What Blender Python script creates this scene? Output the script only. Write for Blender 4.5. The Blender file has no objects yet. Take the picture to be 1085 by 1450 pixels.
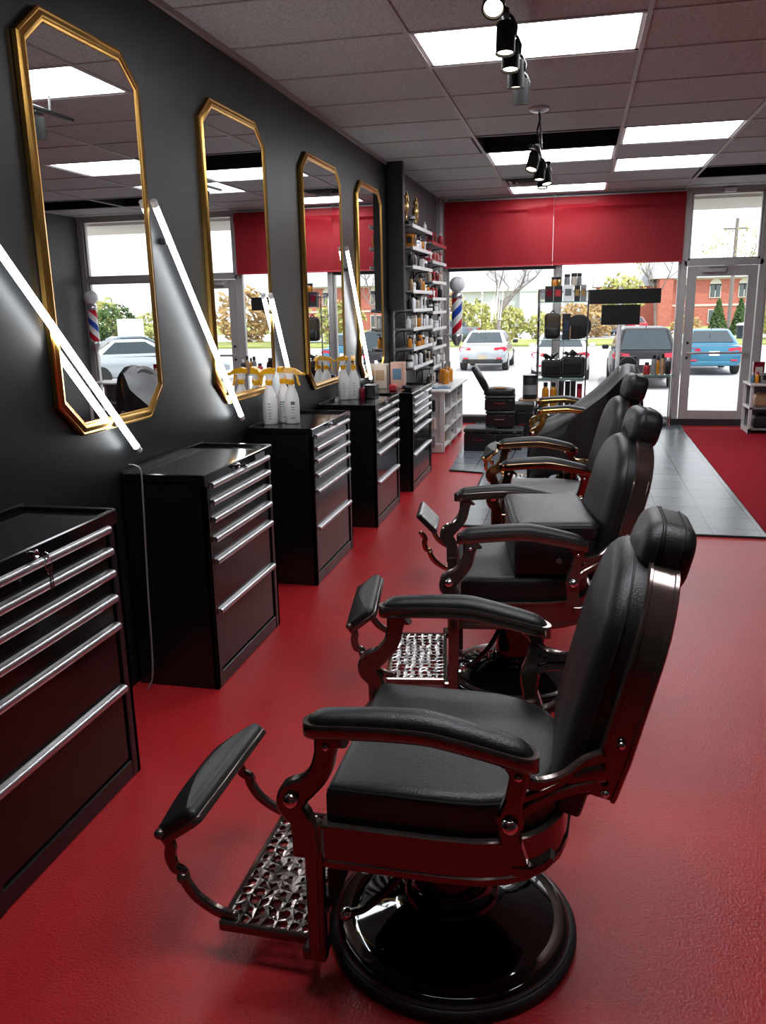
import bpy, bmesh, math, random
from mathutils import Vector, Matrix
random.seed(7)
PI = math.pi
scn = bpy.context.scene
COL = scn.collection

# ------------------------------------------------------------------ materials
def mat(name, col, rough=0.5, metal=0.0, emit=0.0, bump=0.0, bscale=40.0, spec=0.5, coat=0.0,
        var=0.0, vscale=6.0, trans=0.0, aniso=None, sheen=0.0):
    m = bpy.data.materials.new(name); m.use_nodes = True
    nt = m.node_tree; b = nt.nodes['Principled BSDF']
    b.inputs['Base Color'].default_value = (*col, 1)
    b.inputs['Roughness'].default_value = rough
    b.inputs['Metallic'].default_value = metal
    b.inputs['Specular IOR Level'].default_value = spec
    b.inputs['Coat Weight'].default_value = coat
    b.inputs['Sheen Weight'].default_value = sheen
    if emit:
        b.inputs['Emission Color'].default_value = (*col, 1)
        b.inputs['Emission Strength'].default_value = emit
    tc = nt.nodes.new('ShaderNodeTexCoord')
    if bump:
        n = nt.nodes.new('ShaderNodeTexNoise'); n.inputs['Scale'].default_value = bscale
        n.inputs['Detail'].default_value = 4
        bp = nt.nodes.new('ShaderNodeBump'); bp.inputs['Strength'].default_value = bump
        bp.inputs['Distance'].default_value = 0.01
        nt.links.new(tc.outputs['Object'], n.inputs['Vector'])
        nt.links.new(n.outputs['Fac'], bp.inputs['Height'])
        nt.links.new(bp.outputs['Normal'], b.inputs['Normal'])
    if var:
        n2 = nt.nodes.new('ShaderNodeTexNoise'); n2.inputs['Scale'].default_value = vscale
        n2.inputs['Detail'].default_value = 5
        r = nt.nodes.new('ShaderNodeValToRGB')
        r.color_ramp.elements[0].position = 0.3; r.color_ramp.elements[1].position = 0.7
        r.color_ramp.elements[0].color = (*[c*(1-var) for c in col], 1)
        r.color_ramp.elements[1].color = (*[min(1, c*(1+var)) for c in col], 1)
        nt.links.new(tc.outputs['Object'], n2.inputs['Vector'])
        nt.links.new(n2.outputs['Fac'], r.inputs['Fac'])
        nt.links.new(r.outputs['Color'], b.inputs['Base Color'])
    return m

def glass_mat(name, tint=(1, 1, 1), refl=0.08):
    m = bpy.data.materials.new(name); m.use_nodes = True
    nt = m.node_tree; nt.nodes.clear()
    o = nt.nodes.new('ShaderNodeOutputMaterial'); mx = nt.nodes.new('ShaderNodeMixShader')
    t = nt.nodes.new('ShaderNodeBsdfTransparent'); g = nt.nodes.new('ShaderNodeBsdfGlossy')
    t.inputs['Color'].default_value = (*tint, 1); g.inputs['Roughness'].default_value = 0.0
    f = nt.nodes.new('ShaderNodeFresnel'); f.inputs['IOR'].default_value = 1.35
    mul = nt.nodes.new('ShaderNodeMath'); mul.operation = 'MULTIPLY_ADD'
    mul.inputs[1].default_value = 0.7; mul.inputs[2].default_value = refl*0.2
    nt.links.new(f.outputs[0], mul.inputs[0]); nt.links.new(mul.outputs[0], mx.inputs[0])
    nt.links.new(t.outputs[0], mx.inputs[1]); nt.links.new(g.outputs[0], mx.inputs[2])
    nt.links.new(mx.outputs[0], o.inputs[0])
    return m

def floor_red():
    m = mat('red epoxy floor', (0.36, 0.008, 0.012), 0.27, spec=0.5)
    nt = m.node_tree; b = nt.nodes['Principled BSDF']
    tc = nt.nodes.new('ShaderNodeTexCoord')
    n = nt.nodes.new('ShaderNodeTexNoise'); n.inputs['Scale'].default_value = 125; n.inputs['Detail'].default_value = 3
    bp = nt.nodes.new('ShaderNodeBump'); bp.inputs['Strength'].default_value = 0.48; bp.inputs['Distance'].default_value = 0.006
    nt.links.new(tc.outputs['Object'], n.inputs['Vector']); nt.links.new(n.outputs['Fac'], bp.inputs['Height'])
    nt.links.new(bp.outputs['Normal'], b.inputs['Normal'])
    w = nt.nodes.new('ShaderNodeTexNoise'); w.inputs['Scale'].default_value = 2.2; w.inputs['Detail'].default_value = 8
    nt.links.new(tc.outputs['Object'], w.inputs['Vector'])
    r = nt.nodes.new('ShaderNodeValToRGB')
    r.color_ramp.elements[0].position = 0.32; r.color_ramp.elements[1].position = 0.68
    r.color_ramp.elements[0].color = (0.43, 0.017, 0.021, 1); r.color_ramp.elements[1].color = (0.50, 0.021, 0.026, 1)
    nt.links.new(w.outputs['Fac'], r.inputs['Fac']); nt.links.new(r.outputs['Color'], b.inputs['Base Color'])
    rr = nt.nodes.new('ShaderNodeMapRange'); rr.inputs[3].default_value = 0.275; rr.inputs[4].default_value = 0.295
    nt.links.new(w.outputs['Fac'], rr.inputs[0]); nt.links.new(rr.outputs[0], b.inputs['Roughness'])
    return m

def floor_tile_mat():
    m = mat('grey floor tile', (0.14, 0.15, 0.17), 0.27)
    nt = m.node_tree; b = nt.nodes['Principled BSDF']
    tc = nt.nodes.new('ShaderNodeTexCoord')
    br = nt.nodes.new('ShaderNodeTexBrick'); br.offset = 0.0; br.squash = 1.0
    br.inputs['Scale'].default_value = 1.0
    br.inputs['Mortar Size'].default_value = 0.006
    br.inputs['Brick Width'].default_value = 0.34; br.inputs['Row Height'].default_value = 0.34
    br.inputs['Color1'].default_value = (0.15, 0.165, 0.185, 1); br.inputs['Color2'].default_value = (0.115, 0.13, 0.15, 1)
    br.inputs['Mortar'].default_value = (0.015, 0.015, 0.018, 1)
    nt.links.new(tc.outputs['Object'], br.inputs['Vector']); nt.links.new(br.outputs['Color'], b.inputs['Base Color'])
    n = nt.nodes.new('ShaderNodeTexNoise'); n.inputs['Scale'].default_value = 9
    bp = nt.nodes.new('ShaderNodeBump'); bp.inputs['Strength'].default_value = 0.12; bp.inputs['Distance'].default_value = 0.01
    nt.links.new(tc.outputs['Object'], n.inputs['Vector']); nt.links.new(n.outputs['Fac'], bp.inputs['Height'])
    nt.links.new(bp.outputs['Normal'], b.inputs['Normal'])
    return m

def brick_wall_mat():
    m = mat('red brick', (0.4, 0.1, 0.07), 0.8)
    nt = m.node_tree; b = nt.nodes['Principled BSDF']
    tc = nt.nodes.new('ShaderNodeTexCoord'); mp = nt.nodes.new('ShaderNodeMapping')
    mp.inputs['Rotation'].default_value = (PI/2, 0, 0)
    br = nt.nodes.new('ShaderNodeTexBrick'); br.inputs['Scale'].default_value = 2.0
    br.inputs['Color1'].default_value = (0.50, 0.13, 0.09, 1); br.inputs['Color2'].default_value = (0.40, 0.09, 0.07, 1)
    br.inputs['Mortar'].default_value = (0.5, 0.3, 0.26, 1)
    nt.links.new(tc.outputs['Object'], mp.inputs[0]); nt.links.new(mp.outputs[0], br.inputs['Vector'])
    nt.links.new(br.outputs['Color'], b.inputs['Base Color'])
    return m

def pole_stripes():
    m = mat('barber stripes', (0.8, 0.8, 0.8), 0.25)
    nt = m.node_tree; b = nt.nodes['Principled BSDF']
    tc = nt.nodes.new('ShaderNodeTexCoord'); sp = nt.nodes.new('ShaderNodeSeparateXYZ')
    nt.links.new(tc.outputs['Object'], sp.inputs[0])
    at = nt.nodes.new('ShaderNodeMath'); at.operation = 'ARCTAN2'
    nt.links.new(sp.outputs[1], at.inputs[0]); nt.links.new(sp.outputs[0], at.inputs[1])
    d = nt.nodes.new('ShaderNodeMath'); d.operation = 'DIVIDE'; d.inputs[1].default_value = 2*PI
    nt.links.new(at.outputs[0], d.inputs[0])
    z = nt.nodes.new('ShaderNodeMath'); z.operation = 'MULTIPLY_ADD'; z.inputs[1].default_value = -2.35
    nt.links.new(sp.outputs[2], z.inputs[0]); nt.links.new(d.outputs[0], z.inputs[2])
    fr = nt.nodes.new('ShaderNodeMath'); fr.operation = 'FRACT'; nt.links.new(z.outputs[0], fr.inputs[0])
    r = nt.nodes.new('ShaderNodeValToRGB'); r.color_ramp.interpolation = 'CONSTANT'
    e = r.color_ramp.elements
    e[0].position = 0; e[0].color = (0.55, 0.01, 0.03, 1)
    e[1].position = 0.25; e[1].color = (0.85, 0.85, 0.85, 1)
    x = e.new(0.5); x.color = (0.02, 0.07, 0.42, 1)
    x = e.new(0.75); x.color = (0.85, 0.85, 0.85, 1)
    nt.links.new(fr.outputs[0], r.inputs['Fac']); nt.links.new(r.outputs['Color'], b.inputs['Base Color'])
    return m

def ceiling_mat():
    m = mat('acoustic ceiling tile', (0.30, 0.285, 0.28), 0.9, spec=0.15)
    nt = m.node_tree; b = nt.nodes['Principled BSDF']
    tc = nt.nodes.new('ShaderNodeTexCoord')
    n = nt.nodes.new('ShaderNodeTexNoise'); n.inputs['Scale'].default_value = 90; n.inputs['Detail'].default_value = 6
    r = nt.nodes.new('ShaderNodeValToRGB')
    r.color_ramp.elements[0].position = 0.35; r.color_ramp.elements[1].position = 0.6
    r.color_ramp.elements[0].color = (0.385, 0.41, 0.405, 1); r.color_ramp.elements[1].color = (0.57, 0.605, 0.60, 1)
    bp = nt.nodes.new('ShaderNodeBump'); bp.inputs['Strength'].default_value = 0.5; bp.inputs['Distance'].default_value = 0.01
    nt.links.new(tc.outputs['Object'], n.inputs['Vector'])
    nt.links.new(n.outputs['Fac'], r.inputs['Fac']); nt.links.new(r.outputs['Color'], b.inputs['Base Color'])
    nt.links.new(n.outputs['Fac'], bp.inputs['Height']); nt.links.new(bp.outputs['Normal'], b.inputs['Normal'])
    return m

def shade_mat():
    m = bpy.data.materials.new('red shade cloth'); m.use_nodes = True
    nt = m.node_tree; b = nt.nodes['Principled BSDF']; o = nt.nodes['Material Output']
    b.inputs['Base Color'].default_value = (0.36, 0.006, 0.016, 1); b.inputs['Roughness'].default_value = 0.6
    t = nt.nodes.new('ShaderNodeBsdfTranslucent'); t.inputs['Color'].default_value = (0.36, 0.006, 0.016, 1)
    mx = nt.nodes.new('ShaderNodeMixShader'); mx.inputs[0].default_value = 0.35
    nt.links.new(b.outputs[0], mx.inputs[1]); nt.links.new(t.outputs[0], mx.inputs[2]); nt.links.new(mx.outputs[0], o.inputs[0])
    return m

M = dict(
    wall=mat('black satin wall paint', (0.0075, 0.0085, 0.010), 0.44, bump=0.06, bscale=120, spec=0.38),
    wallg=mat('dark grey wall paint', (0.065, 0.070, 0.075), 0.5, bump=0.05, bscale=90),
    wallwhite=mat('light grey wall paint', (0.45, 0.45, 0.45), 0.6),
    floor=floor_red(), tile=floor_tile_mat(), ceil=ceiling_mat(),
    grid=mat('ceiling grid', (0.42, 0.39, 0.38), 0.5),
    void=mat('black plenum', (0.004, 0.004, 0.004), 0.9),
    panel=mat('light diffuser', (0.93, 0.96, 1.0), 0.6, emit=7.0),
    led=mat('led tube', (0.93, 0.97, 1.0), 0.4, emit=10.0),
    lampface=mat('spot lens', (1.0, 0.86, 0.66), 0.4, emit=5.0),
    black=mat('black powder coat', (0.008, 0.008, 0.009), 0.28, coat=0.3),
    blackm=mat('matt black', (0.010, 0.010, 0.011), 0.55),
    chest=mat('black gloss steel', (0.006, 0.006, 0.007), 0.25),
    tray=mat('polished black tray', (0.005, 0.005, 0.006), 0.12), drawer=mat('drawer steel', (0.006, 0.005, 0.005), 0.13, spec=0.45),
    spotblack=mat('spot housing black', (0.006, 0.006, 0.006), 0.6, spec=0.15),
    alu=mat('brushed aluminium', (0.62, 0.62, 0.63), 0.33, 1.0, bump=0.03, bscale=200),
    chrome=mat('chrome', (0.75, 0.75, 0.76), 0.08, 1.0),
    bronze=mat('black nickel', (0.145, 0.110, 0.098), 0.15, 0.80, spec=0.6, coat=0.35),
    brass=mat('brown brass', (0.30, 0.19, 0.11), 0.14, 1.0),
    goldm=mat('polished gold', (0.75, 0.47, 0.16), 0.12, 1.0),
    pewter=mat('cast pewter', (0.48, 0.46, 0.45), 0.24, 1.0, bump=0.05, bscale=90),
    tread=mat('embossed tread', (0.5, 0.5, 0.49), 0.3, 1.0, bump=1.0, bscale=55),
    darkpewter=mat('cast dark bronze', (0.20, 0.17, 0.16), 0.20, 1.0, bump=0.05, bscale=90),
    gloss=mat('black enamel', (0.003, 0.003, 0.003), 0.05, coat=0.6),
    rubber=mat('black rubber', (0.010, 0.010, 0.011), 0.5),
    leather=mat('black leather', (0.0072, 0.0078, 0.0092), 0.39, bump=0.18, bscale=260),
    seam=mat('leather seam', (0.006, 0.006, 0.007), 0.5),
    cape=mat('black nylon cape', (0.006, 0.006, 0.008), 0.45, bump=0.05, bscale=30),
    gold=mat('gilt moulding', (0.60, 0.34, 0.085), 0.30, 1.0, bump=0.05, bscale=120),
    mirror=mat('mirror silver', (0.86, 0.87, 0.87), 0.0, 1.0),
    glass=glass_mat('window glass'), sglass=glass_mat('shelf glass', (0.88, 0.95, 0.93), 0.25),
    gedge=mat('glass edge', (0.10, 0.22, 0.20), 0.1),
    frame=mat('anodised frame', (0.50, 0.475, 0.465), 0.4, 0.4),
    framed=mat('dark frame', (0.03, 0.03, 0.032), 0.4, 0.3),
    shade=shade_mat(),
    white=mat('white plastic', (0.82, 0.82, 0.82), 0.35),
    whitewood=mat('white laminate', (0.62, 0.60, 0.59), 0.4),
    yellow=mat('yellow plastic', (0.85, 0.43, 0.01), 0.3),
    navy=mat('navy plastic', (0.02, 0.03, 0.07), 0.4),
    ink=mat('grey ink', (0.12, 0.13, 0.14), 0.6), inkteal=mat('teal ink', (0.12, 0.25, 0.28), 0.6),
    inkpink=mat('pink ink', (0.55, 0.25, 0.25), 0.6),
    shelf=mat('grey shelf board', (0.30, 0.30, 0.31), 0.4),
    shelflip=mat('shelf lip', (0.80, 0.80, 0.80), 0.35),
    amber=mat('amber liquid bottle', (0.60, 0.22, 0.02), 0.12),
    red=mat('red card', (0.42, 0.02, 0.03), 0.45), crimson=mat('dark red bottle', (0.16, 0.008, 0.02), 0.2),
    cream=mat('cream card', (0.55, 0.46, 0.38), 0.5), grey=mat('grey plastic', (0.22, 0.22, 0.23), 0.4),
    tan=mat('tan wood', (0.36, 0.21, 0.11), 0.5), peach=mat('peach card', (0.62, 0.36, 0.28), 0.5),
    blue=mat('blue card', (0.10, 0.20, 0.30), 0.5),
    trophy=mat('trophy gold', (0.50, 0.33, 0.12), 0.3, 0.8),
    carpet=mat('red carpet', (0.30, 0.007, 0.018), 0.95, bump=0.8, bscale=220, spec=0.1, var=0.12, vscale=30),
    concrete=mat('pale concrete', (0.62, 0.61, 0.59), 0.9, var=0.06, vscale=1.0),
    asphalt=mat('asphalt', (0.42, 0.42, 0.43), 0.9, var=0.08, vscale=0.8),
    paint=mat('white line paint', (0.8, 0.8, 0.8), 0.8),
    grass=mat('lawn', (0.30, 0.33, 0.09), 0.95, var=0.35, vscale=0.6),
    soffit=mat('beige soffit', (0.50, 0.46, 0.41), 0.8),
    brick=brick_wall_mat(), roof=mat('grey shingles', (0.36, 0.36, 0.38), 0.85, bump=0.3, bscale=6),
    stone=mat('pale stone', (0.62, 0.58, 0.54), 0.8), siding=mat('white siding', (0.56, 0.59, 0.64), 0.7),
    pane=mat('far window pane', (0.10, 0.12, 0.14), 0.15),
    bark=mat('pale bark', (0.20, 0.175, 0.155), 0.9, bump=0.4, bscale=12),
    leafy=mat('yellow green leaves', (0.36, 0.36, 0.11), 0.8, var=0.4, vscale=1.2),
    leafg=mat('dark green needles', (0.07, 0.13, 0.035), 0.85, var=0.4, vscale=2.0),
    leafo=mat('autumn leaves', (0.42, 0.28, 0.12), 0.8, var=0.4, vscale=1.2),
    carglass=mat('car glass', (0.03, 0.045, 0.055), 0.05),
    tail=mat('tail lamp', (0.55, 0.03, 0.06), 0.2), tyre=mat('tyre', (0.02, 0.02, 0.02), 0.7),
    plate=mat('licence plate', (0.75, 0.75, 0.76), 0.5), platey=mat('tan licence plate', (0.42, 0.37, 0.25), 0.5),
    stripes=pole_stripes(), globe=mat('milk glass globe', (0.75, 0.76, 0.78), 0.15),
    skin=mat('white cable', (0.55, 0.55, 0.56), 0.5),
)
CARP = dict(silver=mat('silver car paint', (0.46, 0.50, 0.54), 0.25, 0.5, coat=0.6),
            white=mat('white car paint', (0.72, 0.74, 0.76), 0.25, coat=0.6),
            black=mat('black car paint', (0.012, 0.012, 0.016), 0.25, spec=0.3),
            blue=mat('bright blue car paint', (0.02, 0.16, 0.27), 0.22, 0.2, coat=0.6),
            dark=mat('dark blue car paint', (0.10, 0.15, 0.20), 0.25, 0.3, coat=0.6),
            maroon=mat('maroon car paint', (0.30, 0.03, 0.04), 0.25, coat=0.6))

# ------------------------------------------------------------------ mesh builder
def catmull(pts, n=8, closed=False):
    pts = [Vector(p) for p in pts]; out = []
    N = len(pts); rng = N if closed else N-1
    for i in range(rng):
        p0 = pts[(i-1) % N] if (closed or i > 0) else pts[0]*2-pts[1]
        p1 = pts[i]; p2 = pts[(i+1) % N]
        p3 = pts[(i+2) % N] if (closed or i+2 < N) else p2*2-p1
        for k in range(n):
            t = k/n
            out.append(0.5*((2*p1)+(p2-p0)*t+(2*p0-5*p1+4*p2-p3)*t*t+(3*p1-p0-3*p2+p3)*t*t*t))
    if not closed: out.append(pts[-1])
    return out

def inset(poly, d):
    n = len(poly); out = []
    for i in range(n):
        a = Vector(poly[i-1]); b = Vector(poly[i]); c = Vector(poly[(i+1) % n])
        e1 = (b-a); e2 = (c-b)
        if e1.length < 1e-9: e1 = e2
        if e2.length < 1e-9: e2 = e1
        e1 = e1.normalized(); e2 = e2.normalized()
        n1 = Vector((-e1.y, e1.x)); n2 = Vector((-e2.y, e2.x))
        m = n1+n2
        if m.length < 1e-6: m = n1
        m.normalize(); k = max(0.45, m.dot(n1))
        out.append(b+m*(d/k))
    return out

def rrect(w, h, r, n=5, cx=0, cy=0):
    out = []
    for sx, sy, a0 in ((1, -1, -90), (1, 1, 0), (-1, 1, 90), (-1, -1, 180)):
        for k in range(n+1):
            a = math.radians(a0+90*k/n)
            out.append((cx+sx*(w/2-r)+r*math.cos(a), cy+sy*(h/2-r)+r*math.sin(a)))
    return out

class MB:
    def __init__(s): s.v = []; s.f = []; s.T = Matrix.Identity(4)
    def add(s, vs, fs):
        o = len(s.v); s.v += [tuple(s.T @ Vector(v)) for v in vs]; s.f += [tuple(i+o for i in f) for f in fs]
        return s
    def loft(s, secs, cap=True, closed=True):
        n = len(secs[0]); vs = [p for q in secs for p in q]; fs = []
        for i in range(len(secs)-1):
            for j in range(n if closed else n-1):
                k = (j+1) % n
                fs.append((i*n+j, i*n+k, (i+1)*n+k, (i+1)*n+j))
        if cap and closed:
            fs.append(tuple(range(n-1, -1, -1))); fs.append(tuple((len(secs)-1)*n+j for j in range(n)))
        return s.add(vs, fs)
    def box(s, c, d, bev=0.0, R=None):
        x, y, z = d[0]/2, d[1]/2, d[2]/2
        b = min(bev, x*0.9, y*0.9, z*0.9)
        def rect(ix, zz):
            X = x-ix; Y = y-ix
            if bev: return [(X-b, -Y, zz), (X, -Y+b, zz), (X, Y-b, zz), (X-b, Y, zz), (-X+b, Y, zz), (-X, Y-b, zz), (-X, -Y+b, zz), (-X+b, -Y, zz)]
            return [(X, -Y, zz), (X, Y, zz), (-X, Y, zz), (-X, -Y, zz)]
        if bev:
            bb = b*0.999
            def r2(zz, i):
                X = x-i; Y = y-i; q = max(b-i, 1e-5)
                return [(X-q, -Y, zz), (X, -Y+q, zz), (X, Y-q, zz), (X-q, Y, zz), (-X+q, Y, zz), (-X, Y-q, zz), (-X, -Y+q, zz), (-X+q, -Y, zz)]
            secs = [r2(-z, bb), r2(-z+b, 0), r2(z-b, 0), r2(z, bb)]
        else: secs = [rect(0, -z), rect(0, z)]
        R = R or Matrix.Identity(4)
        C = Vector(c)
        return s.loft([[tuple(C+(R @ Vector(p))) for p in q] for q in secs])
    def tube(s, pts, r, n=8, closed=False):
        pts = [Vector(p) for p in pts]; N = len(pts); secs = []
        up = Vector((0, 0, 1)); prev = None
        for i, p in enumerate(pts):
            if closed: t = pts[(i+1) % N]-pts[i-1]
            else: t = pts[min(i+1, N-1)]-pts[max(i-1, 0)]
            t.normalize()
            if prev is None:
                a = up if abs(t.z) < 0.9 else Vector((1, 0, 0))
                u = t.cross(a).normalized()
            else:
                u = prev-t*prev.dot(t)
                u = u.normalized() if u.length > 1e-6 else t.orthogonal().normalized()
            w = t.cross(u); prev = u
            rr = r[i] if isinstance(r, (list, tuple)) else r
            secs.append([p+(u*math.cos(2*PI*k/n)+w*math.sin(2*PI*k/n))*rr for k in range(n)])
        if closed: secs.append(secs[0]); return s.loft(secs, cap=False)
        return s.loft(secs)
    def lathe(s, prof, c=(0, 0, 0), n=32, axis='z'):
        c = Vector(c); secs = []
        for r, h in prof:
            r = max(r, 1e-4); q = []
            for k in range(n):
                a = 2*PI*k/n; x, y = r*math.cos(a), r*math.sin(a)
                p = {'z': (x, y, h), 'x': (h, x, y), 'y': (y, h, x)}[axis]
                q.append(c+Vector(p))
            secs.append(q)
        return s.loft(secs)
    def sphere(s, c, r, n=14, sc=(1, 1, 1)):
        prof = [(math.sin(PI*k/n), -math.cos(PI*k/n)) for k in range(n+1)]
        c = Vector(c); secs = []
        for rr, h in prof:
            rr = max(rr, 1e-3)
            secs.append([c+Vector((rr*math.cos(2*PI*k/(2*n))*r*sc[0], rr*math.sin(2*PI*k/(2*n))*r*sc[1], h*r*sc[2])) for k in range(2*n)])
        return s.loft(secs)
    def pillow(s, poly, c0, c1, r, O=(0, 0, 0), A=(1, 0, 0), B=(0, 1, 0), crown=0.0, bot=None, steps=4):
        O, A, B = Vector(O), Vector(A), Vector(B); C = A.cross(B).normalized()
        rb = r if bot is None else bot
        secs = []
        def put(p2, h): secs.append([O+A*p[0]+B*p[1]+C*h for p in p2])
        for k in range(steps+1):
            a = PI/2*k/steps
            put(inset(poly, rb*(1-math.sin(a))), c0+rb*(1-math.cos(a)))
        for k in range(steps+1):
            a = PI/2*k/steps
            put(inset(poly, r*(1-math.cos(a))), c1-r+r*math.sin(a))
        top = inset(poly, r); cx = sum(p[0] for p in top)/len(top); cy = sum(p[1] for p in top)/len(top)
        for k in (0.85, 0.65, 0.4, 0.15):
            put([(cx+(p[0]-cx)*k, cy+(p[1]-cy)*k) for p in top], c1+crown*(1-k*k))
        return s.loft(secs)
    def ribbon(s, pts, w, v0, v1, n=6, axis='y'):
        """flat bar following a curve in the x-z plane, thickness along y"""
        P = catmull([(p[0], 0, p[1]) for p in pts], n)
        N = len(P)
        if not isinstance(w, (list, tuple)): w = [w]*len(pts)
        secs = []
        for i, p in enumerate(P):
            t = (P[min(i+1, N-1)]-P[max(i-1, 0)]).normalized()
            nn = Vector((-t.z, 0, t.x)); f = i/n; a = int(min(f, len(w)-1)); b = min(a+1, len(w)-1)
            ww = (w[a]+(w[b]-w[a])*(f-a))/2; ch = min(ww, abs(v1-v0)/2)*0.35; lo, hi = min(v0, v1), max(v0, v1)
            q = []
            for dw, vv in ((-ww+ch, lo), (ww-ch, lo), (ww, lo+ch), (ww, hi-ch), (ww-ch, hi), (-ww+ch, hi), (-ww, hi-ch), (-ww, lo+ch)):
                x = p+nn*dw; q.append((x.x, vv, x.z))
            secs.append(q)
        return s.loft(secs)
    def build(s, name, m, parent=None, loc=(0, 0, 0), rz=0.0, smooth=35, props=None):
        me = bpy.data.meshes.new(name); me.from_pydata(s.v, [], s.f)
        bm = bmesh.new(); bm.from_mesh(me); bmesh.ops.recalc_face_normals(bm, faces=bm.faces); bm.to_mesh(me); bm.free()
        if smooth:
            me.polygons.foreach_set('use_smooth', [True]*len(me.polygons))
            me.set_sharp_from_angle(angle=math.radians(smooth))
        me.materials.append(m)
        o = bpy.data.objects.new(name, me); COL.objects.link(o)
        o.location = loc; o.rotation_euler = (0, 0, rz)
        if parent: o.parent = parent
        return o

def tag(o, label, cat, group=None, kind=None):
    o['label'] = label; o['category'] = cat
    if group: o['group'] = group
    if kind: o['kind'] = kind
    return o
def thing(name, label, cat, loc=(0, 0, 0), rz=0.0, group=None):
    o = bpy.data.objects.new(name, None); COL.objects.link(o); o.empty_display_size = 0.1
    o.location = loc; o.rotation_euler = (0, 0, rz)
    return tag(o, label, cat, group)
def struct(name, mb, m, parent=None, label=None, smooth=35, loc=(0, 0, 0)):
    o = mb.build(name, m, parent, smooth=smooth, loc=loc)
    if not parent: o['kind'] = 'structure'
    if label: o['label'] = label
    return o
def copy_tree(o, parent=None):
    c = o.copy(); COL.objects.link(c)
    if parent: c.parent = parent
    for ch in list(o.children): copy_tree(ch, c)
    return c
def B(c, d, bev=0.0): return MB().box(c, d, bev)
ORD = ['nearest', 'second', 'third', 'fourth', 'fifth', 'sixth', 'seventh', 'eighth', 'ninth', 'tenth', 'eleventh', 'twelfth']
NTH = ['top', 'second', 'third', 'fourth', 'fifth', 'sixth', 'seventh', 'eighth', 'ninth', 'tenth']

# ------------------------------------------------------------------ room shell
WX, RX, FY, BY, H = -1.96, 3.75, 12.1, -3.0, 3.09
ring = B(((WX-0.06), 4.55, 1.6), (0.12, 15.1, 3.4)); struct('wall_left', ring, M['wall'])
struct('wall_right', B((RX+0.06, 4.55, 1.6), (0.12, 15.1, 3.4)), M['wallg'])
struct('wall_back', B((0.9, BY-0.06, 1.6), (5.9, 0.12, 3.4)), M['wallg'])
struct('floor', B((0.9, 4.6, -0.05), (5.9, 15.2, 0.10)), M['floor'])
# grey tile area, an L in plan, a hair proud of the epoxy
tm = MB()
L = [(-1.27, 8.43), (-0.90, 8.33), (-0.86, 6.24), (1.42, 6.24), (1.42, FY-0.02), (-1.42, FY-0.02)]
tm.loft([[(x, y, 0.0) for x, y in L], [(x, y, 0.006) for x, y in L]])
struct('floor', tm, M['tile'], label='grey square floor tiles leading to the glass door')
tr = MB()
for a, b in zip(L[:3], L[1:4]): tr.tube([(a[0], a[1], 0.007), (b[0], b[1], 0.007)], 0.010, 6)
tr.tube([(0.55, 6.30, 0.008), (0.50, 6.40, 0.008), (0.44, 6.24, 0.008)], 0.008, 6)
struct('trim_1', tr, M['blackm'], label='black edging strip between red floor and grey tiles')
cm = MB().box((2.35, 8.98, 0.010), (1.9, 5.24, 0.016), 0.006)
tag(cm.build('entrance_mat', M['carpet']), 'long red carpet mat leading to the glass door', 'rug')

# ceiling: individual tiles, grid, troffers and open bays
GX = [WX, -0.945, 0.285, 1.27, 2.35, RX]
GY = [BY, -2.2, -1.45, -0.72, 0.0, 0.68, 1.36, 2.04, 2.72, 3.40, 4.08, 4.76, 5.45, 6.2, 6.95, 7.70, 8.52, 9.32, 10.2, 11.05, 11.75, FY]
LIGHTS = {(1, 11), (1, 16), (1, 19), (2, 15), (2, 17), (1, 6), (2, 7)}  # final pair: unseen panels added to light the foreground floor and chair
OPEN = {(1, 15), (3, 18), (4, 18)}
ct = MB(); gr = MB(); cav = MB()
for i in range(len(GX)-1):
    for j in range(len(GY)-1):
        x0, x1, y0, y1 = GX[i], GX[i+1], GY[j], GY[j+1]
        if (i, j) in LIGHTS: continue
        if (i, j) in OPEN:
            cav.box(((x0+x1)/2, (y0+y1)/2, H+0.62), (x1-x0, y1-y0, 0.04))
            for c, d in ((((x0+x1)/2, y0-0.02, H+0.31), (x1-x0, 0.04, 0.62)), (((x0+x1)/2, y1+0.02, H+0.31), (x1-x0, 0.04, 0.62)),
                         ((x0-0.02, (y0+y1)/2, H+0.31), (0.04, y1-y0, 0.62)), ((x1+0.02, (y0+y1)/2, H+0.31), (0.04, y1-y0, 0.62))): cav.box(c, d)
            continue
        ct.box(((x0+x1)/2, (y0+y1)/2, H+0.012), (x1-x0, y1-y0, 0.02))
for x in GX[1:-1]: gr.box((x, (BY+FY)/2, H-0.002), (0.026, FY-BY, 0.012))
for y in GY[1:-1]: gr.box(((WX+RX)/2, y, H-0.001), (RX-WX, 0.014, 0.008))
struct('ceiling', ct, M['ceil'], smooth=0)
struct('trim_2', gr, M['grid'], label='pale metal grid holding the ceiling tiles', smooth=0)
struct('trim_3', cav, M['void'], label='black voids above missing ceiling tiles', smooth=0)
struct('trim_4', MB().box((WX+0.010, (BY+FY)/2, H-0.015), (0.02, FY-BY, 0.03)), M['grid'], label='wall angle along the ceiling edge', smooth=0)
LL = {(1, 11): 'wide ceiling light panel nearest the camera, behind the front track spotlights', (1, 16): 'ceiling light panel just beyond the black opening above the hanging track',
      (1, 19): 'farthest ceiling light panel, next to the red shade', (2, 15): 'nearer of the two ceiling light panels on the right side',
      (2, 17): 'farther of the two ceiling light panels on the right side', (1, 6): 'unseen ceiling light panel added over the nearest chair to brighten the foreground', (2, 7): 'unseen right light panel added above the camera to brighten floor and chair'}
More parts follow.
